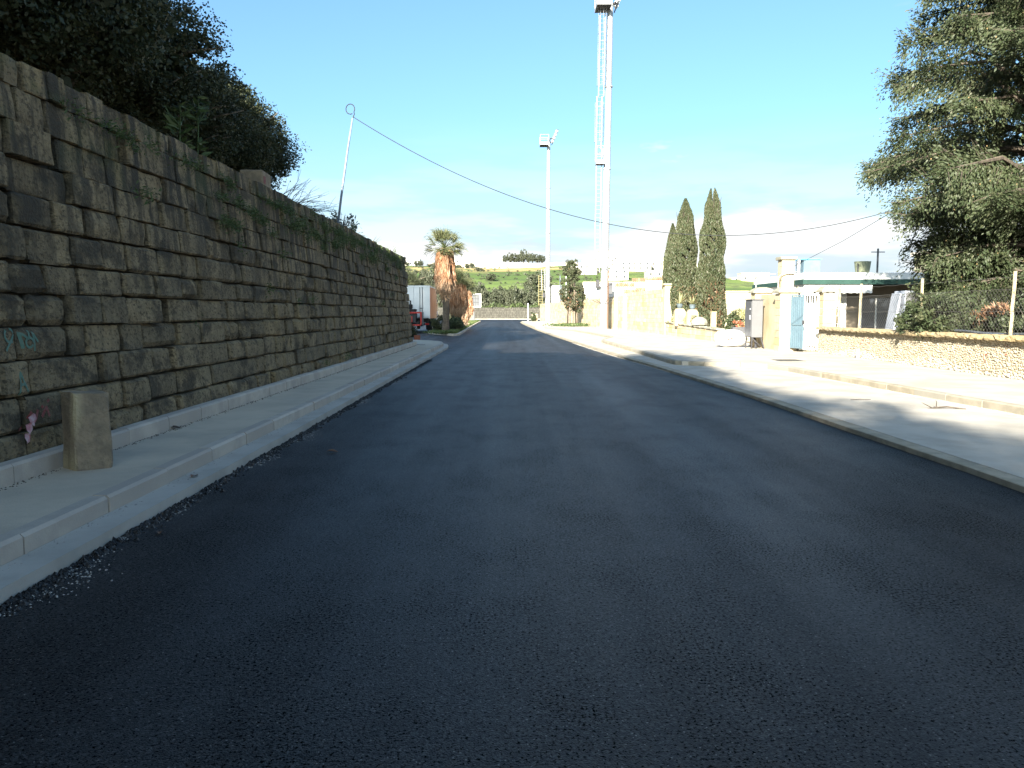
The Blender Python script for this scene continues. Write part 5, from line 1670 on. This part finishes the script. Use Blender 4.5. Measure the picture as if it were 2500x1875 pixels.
# tall sow-thistles on the wall edge
for k, (yy, h, lab) in enumerate(((12.05, .75, 'green leafy weed with spread leaves on the wall edge below the trees'), (12.75, 1.05, 'tall green thistle stem on the wall edge below the trees'))):
    t = thing('tall_weed', (-4.85, yy, 3.85), lab, 'weed')
    mb = MB(); r = random.Random(k + 3)
    mb.path([(0, 0, -.1), (.02, .03, h * .5), (.05, .0, h)], [.016, .012, .006], 5)
    for q in range(4):
        a = r.uniform(0, 6.28); mb.path([(.03, .01, h * .6), (.03 + .14 * math.cos(a), .14 * math.sin(a), h * .8), (.03 + .2 * math.cos(a), .2 * math.sin(a), h * .95)], [.008, .006, .004], 4)
    part('stem', mb, 'weed_leaf', t, local=True)
    gg = np.random.default_rng(k)
    n = 46
    a = gg.uniform(0, 6.28, n); zz = gg.uniform(.1, 1, n) * h
    d = np.stack([np.cos(a), np.sin(a), gg.uniform(-.1, .6, n)], 1)
    cen = np.stack([.02 + np.cos(a) * .11, np.sin(a) * .11, zz], 1)
    link('leaves', leaf_mesh('leaves', cen, .21, .26, dirs=d, dspread=.2, seed=k), 'weed_leaf', t)

# weeds rooted in the joints of the wall, grass along its top edge
spots = []
g = np.random.default_rng(17)
pts = []; dirs = []
def tuft(y, z, n, sx, sy, sz):
    p = np.stack([wx(z) + .03 + np.abs(g.normal(0, sx, n)), y + g.normal(0, sy, n), z + g.normal(0, sz, n)], 1)
    pts.append(p); dirs.append(np.stack([np.full(n, .8), g.normal(0, .4, n), g.normal(.1, .5, n)], 1))
for i in range(110):                                  # hanging fringe under the top course
    y = 8.5 + 23 * g.random() ** .9
    if math.sin(y * 1.3) + math.sin(y * .55 + 2) > -.7:
        tuft(y, 3.61 + g.normal(0, .035), int(g.integers(25, 90)), .03, .11, .045)
for i in range(70):
    tuft(15.5 + 17 * g.random(), 3.45 + g.normal(0, .17), int(g.integers(40, 130)), .05, .15, .08)
for y, z, n in ((12.4, 3.32, 160), (13.2, 3.34, 260), (13.9, 3.28, 340), (14.4, 3.2, 300), (12.5, 2.96, 280), (12.9, 2.94, 260), (13.1, 2.66, 60), (9.8, 3.0, 120), (14.9, 3.0, 110), (15.5, 2.7, 90), (16.7, 3.36, 300), (18.4, 3.3, 340), (19.0, 3.1, 160), (20.2, 3.25, 200), (11.0, 1.45, 20), (14.5, 2.0, 60), (17.4, 1.86, 70), (16.5, 1.85, 30), (23.8, 3.2, 220), (26, 3.3, 200), (28.6, 3.1, 200), (30.6, 2.9, 160), (24.5, 2.4, 50), (27, 1.9, 60), (29, 2.2, 60), (8.4, 3.62, 120), (9.3, 3.6, 200), (20.5, .5, 90), (18.2, .45, 60)):
    tuft(y, z, n, .05, .16, .055)
P = np.concatenate(pts); Dd = np.concatenate(dirs); Dd /= np.linalg.norm(Dd, axis=1)[:, None]
o = link('weeds', leaf_mesh('weeds', P, .042, .35, dirs=Dd, dspread=.7, seed=3), 'weed_leaf'); tag(o, kind='stuff')
n = 16000
yy = 6 + 28 * g.random(n); keep = (np.sin(yy * 1.9) + np.sin(yy * .8 + 1) + g.normal(0, .6, n)) > -.5
yy = yy[keep]; n = len(yy)
xx = -4.66 - np.abs(g.normal(0, .35, n)); zz = np.array([terr_z(x, y) for x, y in zip(xx, yy)]) + .09
Dd = np.stack([g.normal(0, .35, n), g.normal(0, .35, n), np.ones(n)], 1); Dd /= np.linalg.norm(Dd, axis=1)[:, None]
o = link('grass', leaf_mesh('grass', np.stack([xx, yy, zz], 1), .20, .09, dirs=Dd, dspread=.25, seed=4), 'grass_blade'); tag(o, kind='stuff')

# dark bush and weeds at the far wall corner
shrub('corner_bush', -5.75, 45.5, .05, .42, .4, .55, 'small dark green bush behind the far corner of the stone wall', 'oak_leaf', 40, 60, .08, 41)

# ------------------------------------------------------------------ fan palms on the traffic island
def palm(x, y, h, skirt0, sr, cr, label, seed, tr=.25):
    t = thing('fan_palm', (x, y, .13), label, 'palm tree', 'fan palms on the traffic island')
    g = np.random.default_rng(seed); r = random.Random(seed)
    mb = MB()
    zs = np.linspace(0, h, 16)
    mb.path([(.06 * math.sin(z), .04 * math.cos(z * .8), z) for z in zs], [tr * (1.12 if z < .4 else 1.0) * (1 + .05 * math.sin(k * 2.7)) for k, z in enumerate(zs)], 10)
    part('trunk', mb, 'palm_trunk', t, local=True)
    # skirt of dead hanging fronds
    n = int(5200 * (h - skirt0) / 2.6)
    z = skirt0 + (h - skirt0) * g.random(n) ** .9
    prof = np.interp((z - skirt0) / (h - skirt0), [0, .12, .35, .75, .95, 1], [.30, .78, 1.0, .92, .75, .55])
    a = g.uniform(0, 6.28, n); lump = 1 + .16 * np.sin(a * 3 + seed) + .12 * np.sin(a * 7 + z * 2)
    rad = sr * prof * lump * (.72 + .28 * g.random(n) ** .5)
    cen = np.stack([rad * np.cos(a), rad * np.sin(a), z], 1)
    d = np.stack([.16 * np.cos(a), .16 * np.sin(a), -np.ones(n)], 1)
    low = z < skirt0 + .30 * (h - skirt0)
    tone = np.where(low, .55 + .45 * g.random(n), g.random(n) ** 1.5 * .8)
    link('dead_fronds', leaf_mesh('dead_fronds', cen, .50, .10, dirs=d, dspread=.28, tone=tone, seed=seed), 'palm_dead', t)
    # stubs of old leaf bases criss-crossing below the skirt
    n = 260
    z = skirt0 - .15 + g.normal(0, .22, n); a = g.uniform(0, 6.28, n)
    cen = np.stack([(tr + .07) * np.cos(a), (tr + .07) * np.sin(a), z], 1)
    d = np.stack([np.cos(a) * .7, np.sin(a) * .7, g.uniform(-1, 1, n)], 1)
    link('leaf_stubs', leaf_mesh('leaf_stubs', cen, .30, .18, dirs=d, dspread=.5, tone=.6 + .4 * g.random(n), seed=seed + 1), 'palm_dead', t)
    # fans
    C0 = np.array([0, 0, h + .30])
    cs = []; ds = []; L = []
    mb = MB()
    for k in range(46):
        a = r.uniform(0, 6.28); el = r.uniform(-.45, 1.45)
        d = np.array([math.cos(a) * math.cos(el), math.sin(a) * math.cos(el), math.sin(el)])
        pl = cr * r.uniform(.45, .75)
        tip = C0 + d * pl; 
        mb.path([tuple(C0), tuple(C0 + d * pl * .5 + np.array([0, 0, .04])), tuple(tip)], [.025, .018, .012], 4)
        side = np.cross(d, [0, 0, 1]); side /= np.linalg.norm(side) + 1e-6
        up = np.cross(side, d)
        for q in range(26):
            f = (q / 25 - .5) * 2.6
            e = d * math.cos(f) + side * math.sin(f)
            e = e + up * .25 + np.array([0, 0, r.uniform(-.6, .25)])
            e /= np.linalg.norm(e)
            ln_ = cr * r.uniform(.42, .58)
            cs.append(tip + e * ln_ * .5); ds.append(e); L.append(ln_)
            if q % 2 == 0:
                e2 = e + np.array([0, 0, -.9]); e2 /= np.linalg.norm(e2)
                cs.append(tip + e * ln_ * .9 + e2 * .16); ds.append(e2); L.append(.36 * cr / 1.25)
    part('stalks', mb, 'palm_leaf', t, local=True)
    link('fronds', leaf_mesh('fronds', np.array(cs), np.array(L), .060, dirs=np.array(ds), dspread=.06, seed=seed + 2, jitter=.1), 'palm_leaf', t)
palm(-4.82, 58.8, 5.75, 2.85, .70, 1.35, 'tall fan palm with a thick brown skirt of dead fronds at the island tip', 201, .24)
palm(-4.75, 70.0, 3.75, 1.2, .85, 1.15, 'short fan palm with a brown skirt close behind the tall palm', 202, .26)
palm(-4.60, 79.0, 3.3, .9, .75, 1.2, 'short fan palm with a brown skirt beside the billboard, farthest of the palms', 203, .26)
shrub('island_bush', -5.35, 60.9, .1, .75, .8, .75, 'dark bush left of the tall palm trunk on the island', 'oak_leaf', 60, 60, .10, 51, group='bushes on the traffic island')
shrub('island_bush', -4.35, 62.6, .1, .62, 1.3, .70, 'dark bush right of the tall palm trunk on the island', 'bush_leaf', 70, 60, .10, 52, group='bushes on the traffic island')
shrub('island_bush', -4.7, 67, .1, .75, 1.8, .62, 'green bush under the first short palm on the island', 'bush_leaf', 70, 60, .11, 53, group='bushes on the traffic island')
shrub('island_bush', -5.9, 88, .1, 1.2, 2.5, 1.1, 'green bush at the foot of the billboard end of the island', 'bush_leaf', 70, 60, .16, 54, group='bushes on the traffic island')
n = 9000
g = np.random.default_rng(71)
yy = 55.2 + 78 * g.random(n) ** 1.7; xx = np.array([lerp_poly([(-3.85, 55), (-4.0, 64), (-4.45, 84), (-4.95, 110), (-5.4, 136)], y) for y in yy]) - np.abs(g.normal(0, .8, n)).clip(0, 2.2)
Dd = np.stack([g.normal(0, .5, n), g.normal(0, .5, n), np.ones(n)], 1); Dd /= np.linalg.norm(Dd, axis=1)[:, None]
o = link('grass', leaf_mesh('grass', np.stack([xx, yy, np.full(n, .22)], 1), .22, .22, dirs=Dd, dspread=.4, seed=8), 'grass_blade'); tag(o, kind='stuff')

# ------------------------------------------------------------------ three columnar cypresses
def column_cypress(x, y, h, rmax, label, seed, brown=0.0, split=False, lean=0.0):
    t = thing('columnar_cypress', (x, y, .2), label, 'cypress', 'columnar cypresses behind the low wall')
    g = np.random.default_rng(seed)
    n = int(5000 * h / 8 * rmax / .8 * 8)
    u = g.random(n) ** .85
    a = g.uniform(0, 6.28, n)
    prof = np.interp(u, [0, .06, .2, .45, .7, .86, .96, 1], [.62, .88, 1.0, .97, .80, .52, .20, .03])
    lum = 1 + .10 * np.sin(3 * a + 9 * u + seed) + .08 * np.sin(5 * a - 17 * u) + .07 * np.sin(23 * u + 2 * a)
    rad = rmax * prof * lum * (1 - .28 * g.random(n) ** 2)
    hole = (np.sin(a * 4 + u * 31 + seed) * np.sin(u * 47 + a * 2) > .80)
    keep = ~hole
    cen = np.stack([rad * np.cos(a) + lean * u * h, rad * np.sin(a), u * h], 1)
    if split:
        sp = (u > .84) & (np.abs(cen[:, 0] - lean * u * h) < .05 + .35 * (u - .84))
        keep &= ~sp
    cen = cen[keep]; a = a[keep]; u = u[keep]; m = len(cen)
    d = np.stack([.35 * np.cos(a), .35 * np.sin(a), np.ones(m)], 1); d /= np.linalg.norm(d, axis=1)[:, None]
    tone = g.random(m) ** 2 * .9
    link('foliage', leaf_mesh('foliage', cen, .13, .42, dirs=d, dspread=.5, tone=tone, seed=seed), 'cypress_leaf', t)
    mb = MB(); mb.path([(0, 0, -.1), (lean * h * .5, 0, h * .5), (lean * h * .9, 0, h * .9)], [.17, .11, .03], 7)
    r = random.Random(seed)
    for k in range(40):
        z = r.uniform(.05, .8) * h; aa = r.uniform(0, 6.28); L = rmax * .8
        mb.path([(lean * z, 0, z), (lean * z + L * .6 * math.cos(aa), L * .6 * math.sin(aa), z + .5), (lean * z + L * .85 * math.cos(aa), L * .85 * math.sin(aa), z + 1.1)], [.03, .02, .008], 4, cap=False)
    part('trunk', mb, 'bark', t, local=True)
    if brown:
        k = int(420 * brown)
        uu = g.uniform(.03, .36, k); aa = g.normal(-1.6, .55, k)
        rr = rmax * np.interp(uu, [0, .06, .2, .45], [.62, .88, 1.0, .97]) * 1.02
        cen = np.stack([rr * np.cos(aa), rr * np.sin(aa), uu * h], 1)
        d = np.stack([np.cos(aa) * .5, np.sin(aa) * .5, g.normal(.3, .6, k)], 1); d /= np.linalg.norm(d, axis=1)[:, None]
        link('brown_twigs', leaf_mesh('brown_twigs', cen, .20, .14, dirs=d, dspread=.6, seed=seed + 1), 'dry_leaf', t)
    return t
column_cypress(10.2, 52.5, 7.0, .55, 'shortest columnar cypress, next to the high pale wall', 301, .4, lean=.010)
column_cypress(10.65, 50.6, 8.3, .86, 'middle columnar cypress, plump and rounded at the top', 302, .8)
column_cypress(12.0, 49.0, 8.9, .80, 'tallest columnar cypress, with a forked ragged tip', 303, 1.0, True, -.008)
shrub('garden_bush', 13.0, 46.5, .2, .9, .8, 1.0, 'green bush just right of the tallest cypress', 'bush_leaf', 90, 60, .10, 61)
shrub('garden_bush', 12.6, 42.6, .2, .75, .7, 1.15, 'yellowish leafy shrub between the cypresses and the street cabinet', 'yucca_leaf', 70, 44, .10, 62)
shrub('garden_bush', 9.95, 49.3, .75, .35, .5, .35, 'low yellow-green plant at the corner of the low wall', 'yucca_leaf', 30, 30, .10, 63)
shrub('garden_bush', 10.0, 46.3, .9, .22, .3, .28, 'small dry plant between the two pedestals', 'yucca_leaf', 22, 24, .08, 64)
shrub('garden_bush', 10.05, 44.5, .88, .22, .25, .28, 'small green plant beside the rounded boulder', 'bush_leaf', 22, 24, .08, 65)

# ------------------------------------------------------------------ bushy tree on the pavement
t = thing('bushy_tree', (6.15, 84, .18), 'bushy multi-stemmed tree on the pavement between the two masts', 'tree')
g = np.random.default_rng(81)
cs = []; rr = []
for k in range(150):
    u = g.random(); z = 1.5 + 5.2 * u
    w_ = np.interp(u, [0, .15, .35, .6, .8, 1], [1.0, 1.45, 1.45, 1.05, .85, .30])
    a = g.uniform(0, 6.28); q = w_ * g.random() ** .5
    cs.append((q * math.cos(a) + (.15 if u > .7 else 0) * math.sin(k), q * math.sin(a), z)); rr.append(.16 + .22 * g.random())
cp = clump_points(np.array(cs), rr, 70, g)
link('crown', leaf_mesh('crown', cp, .15, .5, seed=5, tone=np.repeat(g.random(150), 70) ** 2 * .6 + .3 * g.random(150 * 70)), 'cypress_leaf', t)
mb = MB(); r = random.Random(6)
for k in range(6):
    a = k * 1.05; 
    mb.path([(.55 * math.cos(a), .5 * math.sin(a), -.05), (.5 * math.cos(a), .4 * math.sin(a), 1.2), (.35 * math.cos(a) + .1, .3 * math.sin(a), 3.2), (.1 * math.cos(a), .1, 5.6)], [.13, .11, .08, .03], 6)
part('trunk', mb, 'bark_pale', t, local=True)
k = 160; a = g.normal(-2.0, .6, k); z = g.normal(2.3, .7, k).clip(.6, 4)
link('dry_foliage', leaf_mesh('dry_foliage', np.stack([1.3 * np.cos(a), 1.3 * np.sin(a), z], 1) + g.normal(0, .12, (k, 3)), .16, .4, seed=7), 'dry_leaf', t)
n = 2600
g = np.random.default_rng(82)
xx = 6.3 + g.normal(0, 1.0, n); yy = 82.3 + g.normal(0, 1.3, n)
Dd = np.stack([g.normal(0, .5, n), g.normal(0, .5, n), np.ones(n)], 1); Dd /= np.linalg.norm(Dd, axis=1)[:, None]
o = link('ground_cover', leaf_mesh('ground_cover', np.stack([xx, yy, .20 + .22 * g.random(n)], 1), .2, .4, dirs=Dd, dspread=.8, seed=9), 'weed_leaf'); tag(o, kind='stuff')
shrub('wall_foot_bush', 3.25, 126.8, .15, .5, .5, .8, 'small bush at the far end of the boundary wall', 'bush_leaf', 30, 40, .16, 66)

# ------------------------------------------------------------------ the big conifer on the right
def conifer(x, y, h, rmax, label, seed, zlow=1.6, nl=88, sway=0.0, dens=1.0, big=True):
    t = thing('big_conifer' if big else 'conifer', (x, y, .16), label, 'conifer')
    g = np.random.default_rng(seed); r = random.Random(seed)
    mb = MB()
    mb.path([(0, 0, -.1), (.08, .05, h * .3), (.02, 0, h * .65), (0, 0, h * .97)], [.30, .22, .13, .03], 9)
    cs = []; dd = []; tn = []; cones = []
    for k in range(nl):
        u = (k + .5) / nl
        z = zlow + (h - zlow) * u ** .92
        L = rmax * np.interp(u, [0, .12, .3, .55, .8, 1], [.55, .74, .95, .92, .66, .16]) * r.uniform(.72, 1.12)
        a = k * 2.399 + r.uniform(-.6, .6)
        d = np.array([math.cos(a), math.sin(a), 0.0])
        rise = r.uniform(-.35, .45) + .55 * u
        p0 = np.array([0, 0, z]); p1 = p0 + d * L * .5 + np.array([0, 0, L * rise * .55]); p2 = p0 + d * L + np.array([0, 0, L * rise * .62 - .12 * L])
        mb.path([tuple(p0), tuple(p1), tuple(p2)], [.03 + .016 * L, .022 + .008 * L, .01], 5, cap=False)
        rl = r.uniform(-1.2, 1.2)
        side = np.array([-d[1], d[0], 0]) * math.cos(rl) + np.array([0, 0, 1.0]) * math.sin(rl)
        nb = max(5, int(9 * L * dens))
        for q in range(nb):
            s = .22 + .80 * (q + r.random()) / nb
            bp = p0 * (1 - s) ** 2 + 2 * p1 * s * (1 - s) + p2 * s * s
            wl = (.30 + .38 * L * .35) * (1.15 - .45 * s) * r.uniform(.6, 1.2)
            for sg_ in (-1, 1):
                e = side * sg_ * r.uniform(.5, 1) + d * r.uniform(.3, 1.0) + np.array([0, 0, r.uniform(-.45, .25)])
                e /= np.linalg.norm(e)
                tp = bp + e * wl
                tval = r.random()
                if r.random() < .35: mb.path([tuple(bp), tuple(tp)], [.012, .005], 3, cap=False)
                n = int(62 * dens)
                f = g.random(n) ** .8
                c = bp + (tp - bp) * f[:, None] + g.normal(0, .030 + .032 * wl, (n, 3))
                c[:, 2] += .05 * g.normal(0, 1, n) - (.75 * wl + .16) * f * g.random(n)
                cs.append(c)
                de = np.tile(e + np.array([0, 0, -.55]), (n, 1)); dd.append(de)
                tn.append(.45 * tval + .55 * g.random(n))
                if r.random() < .10: cones.append(tp + np.array([0, 0, -.04]))
    cen = np.concatenate(cs); dr_ = np.concatenate(dd); dr_ /= np.linalg.norm(dr_, axis=1)[:, None]
    link('foliage', leaf_mesh('foliage', cen, .082, .42, dirs=dr_, dspread=.45, tone=np.concatenate(tn) ** 2, seed=seed), 'conifer_leaf', t)
    part('trunk', mb, 'bark', t, local=True)
    mb = MB()
    for c in cones:
        s = .022
        mb.add([(c[0] + s, c[1], c[2]), (c[0] - s, c[1], c[2]), (c[0], c[1] + s, c[2]), (c[0], c[1] - s, c[2]), (c[0], c[1], c[2] + s), (c[0], c[1], c[2] - s)],
               [(0, 2, 4), (2, 1, 4), (1, 3, 4), (3, 0, 4), (2, 0, 5), (1, 2, 5), (3, 1, 5), (0, 3, 5)])
    o = part('cones', mb, 'cone_brown', t, local=True); o['kind'] = 'stuff'
    return t
conifer(14.4, 22.2, 12.6, 4.4, 'big spreading conifer hung with cones behind the rubble wall', 401, 1.1, 158)
conifer(13.2, 23.2, 5.3, 1.85, 'smaller drooping conifer under the left side of the big one', 402, 1.7, 44, dens=1.0, big=False)
# low branches spilling over the wall
shrub('wall_juniper', 11.35, 21.4, .75, 1.0, 1.6, .78, 'spreading juniper bush spilling against the wire fence', 'conifer_leaf', 190, 80, .085, 67, cr=(.12, .26))
shrub('gate_bush', 10.75, 31.1, 1.3, .3, .25, .45, 'dark leafy bush seen through the top of the white gate bars', 'oak_leaf', 40, 40, .08, 69)
shrub('wall_juniper', 12.2, 19.0, 1.0, .8, 1.2, .5, 'smaller dark juniper bush close behind the leaning fence post', 'conifer_leaf', 80, 60, .085, 68, cr=(.12, .24))
g = np.random.default_rng(91)
t = thing('dead_branch', (11.55, 19.9, 1.6), 'rust brown dead branch caught in the wire fence', 'branch')
mb = MB(); mb.path([(0, .9, -.2), (0, 0, .05), (.05, -.9, .25)], [.02, .016, .006], 5); part('stem', mb, 'bark', t, local=True)
k = 900; s = g.uniform(-1, 1, k)
link('dead_leaves', leaf_mesh('dead_leaves', np.stack([g.normal(0, .10, k), -s * .85, .05 + .2 * s - .12 * np.abs(g.normal(0, 1, k))], 1), .12, .2, dirs=np.tile([0, -.6, -.6], (k, 1)), dspread=.6, seed=3), 'dry_leaf', t)
for i, (x, y, rx, ry, rz, lab) in enumerate(((15.2, 26.5, 1.6, 1.4, 1.3, 'dark bush under the big conifer beside the porch'), (17.0, 24.5, 1.5, 1.5, 1.3, 'dark bush under the big conifer before the cream house'), (13.3, 17.2, .9, 1.5, .9, 'dark bush behind the fence at the right edge'), (13.6, 27.6, .6, .6, 1.1, 'dark climbing shrub beside the blue-grey locker'))):
    shrub('shade_bush', x, y, .16, rx, ry, rz, lab, 'oak_leaf', 90, 70, .11, 120 + i, group='dark bushes in the garden shade', cr=(.2, .42))

# ------------------------------------------------------------------ olive-grey trees beyond the far wall and trees on the hill
FV = []
for i in range(3):
    cp, tn = crown_points(1.0, 1.0, 1.0, 120, 30, 500 + i, (.14, .30), .8)
    gg = np.random.default_rng(i)
    m_ = leaf_mesh('crown', cp, .13, .6, seed=500 + i, tone=(.6 * tn + .4 * gg.random(len(cp))) ** 1.6); m_.materials.append(MATS['olive_leaf'])
    tm = trunk_mesh('trunk', [([(0, 0, -1.5), (.05, 0, -.8), (.12, .05, 0)], [.10, .08, .03]), ([(.03, 0, -.9), (-.2, .1, -.4), (-.3, .1, .1)], [.06, .05, .02])], 'bark', 6)
    FV.append((m_, tm))
def far_tree(name, x, y, z, rx, rz, v, rot, label, group, trunk=.5):
    t = thing(name, (x, y, z), label, 'tree', group, rot)
    c = link('crown', FV[v][0], None, t, (0, 0, rz + trunk)); c.scale = (rx, rx, rz)
    k = link('trunk', FV[v][1], None, t, (0, 0, rz + trunk)); k.scale = (rx, rx, (rz + trunk) / 1.5)
    return t
r = random.Random(61)
OL = 'olive-grey trees beyond the far wall'
for k in range(30):
    x = -30 + k * 1.45 + r.uniform(-.7, .7)
    y = 190 + r.uniform(0, 5)
    h = 3.3 + r.uniform(-.6, .6) + (1.8 if x < -19 else 0) + (1.0 if -19 < x < -6 else 0)
    far_tree('olive_tree', x, y, 0, 2.3 + r.uniform(-.3, .5), h, k % 3, r.uniform(0, 6), 'olive-grey tree in the front row beyond the far wall', OL, .2)
for k in range(26):
    x = -40 + k * 2.2 + r.uniform(-1, 1)
    y = 203 + r.uniform(0, 9)
    h = 3.3 + r.uniform(-.4, .7) + (2.8 if x < -14 else 0)
    far_tree('olive_tree', x, y, 0, 2.9 + r.uniform(-.3, .6), h, k % 3, r.uniform(0, 6), 'olive-grey tree in the second row beyond the far wall', 'olive-grey trees in the second row beyond the far wall', .2)
for k in range(34):
    x = r.uniform(-75, 45); y = r.uniform(300, 560)
    z = hill_z(x, y)
    far_tree('hill_tree', x, y, z - .3, r.uniform(1.6, 3.4), r.uniform(1.3, 2.4), k % 3, r.uniform(0, 6), 'small scrubby tree on the green hillside', 'scattered trees on the green hillside', .1)
far_tree('hill_tree', 11.5, 330, hill_z(11.5, 330) - .5, 6.0, 5.5, 0, .4, 'large round dark tree on the hillside beside the far mast', None, .2)
for k, x in enumerate((-5, -1.5, 2.2, 5.2, 8.5, 12, 15.0, 18.5, 22)):
    far_tree('hilltop_tree', x, 598, 36.6, 2.2 + 1.4 * ((k * 7) % 5) / 4, 3.0 + .9 * ((k * 3) % 4) / 3 if k != 4 else 5.2, k % 3, k, 'dark tree on the hilltop right of the long white building', 'dark hilltop trees right of the long building', .6)
for k in range(14):
    x = -96 + k * 5.2 + r.uniform(-1.5, 1.5)
    far_tree('crest_tree', x, 588, hill_z(x, 588) - .4, r.uniform(1.4, 2.6), r.uniform(1.3, 2.6), k % 3, k, 'small dark tree along the hill crest before the pale houses', 'small trees along the hill crest', .2)
n = 700
g = np.random.default_rng(44)
xx = g.uniform(-14, 6, n); 
Dd = np.stack([g.normal(0, .5, n), g.normal(0, .5, n), np.ones(n)], 1); Dd /= np.linalg.norm(Dd, axis=1)[:, None]
o = link('wall_top_weeds', leaf_mesh('wall_top_weeds', np.stack([xx, np.full(n, 183.6) + g.normal(0, .2, n), 2.7 + .6 * g.random(n) * (1 + np.sin(xx * 1.3))], 1), .5, .3, dirs=Dd, dspread=.6, seed=12), 'weed_leaf'); tag(o, kind='stuff')

# scrub on the hillside, too much to count
g = np.random.default_rng(123)
n = 420
cx = g.uniform(-90, 60, n); cy = 250 + 340 * g.random(n) ** .7
cen = np.stack([cx, cy, np.array([hill_z(x, y) for x, y in zip(cx, cy)]) + .5], 1)
cp = clump_points(cen, g.uniform(.6, 2.2, n), 26, g, .5)
o = link('hill_scrub', leaf_mesh('hill_scrub', cp, .75, .6, seed=15, tone=np.repeat(g.random(n), 26) ** 1.5), 'olive_leaf'); tag(o, kind='stuff')
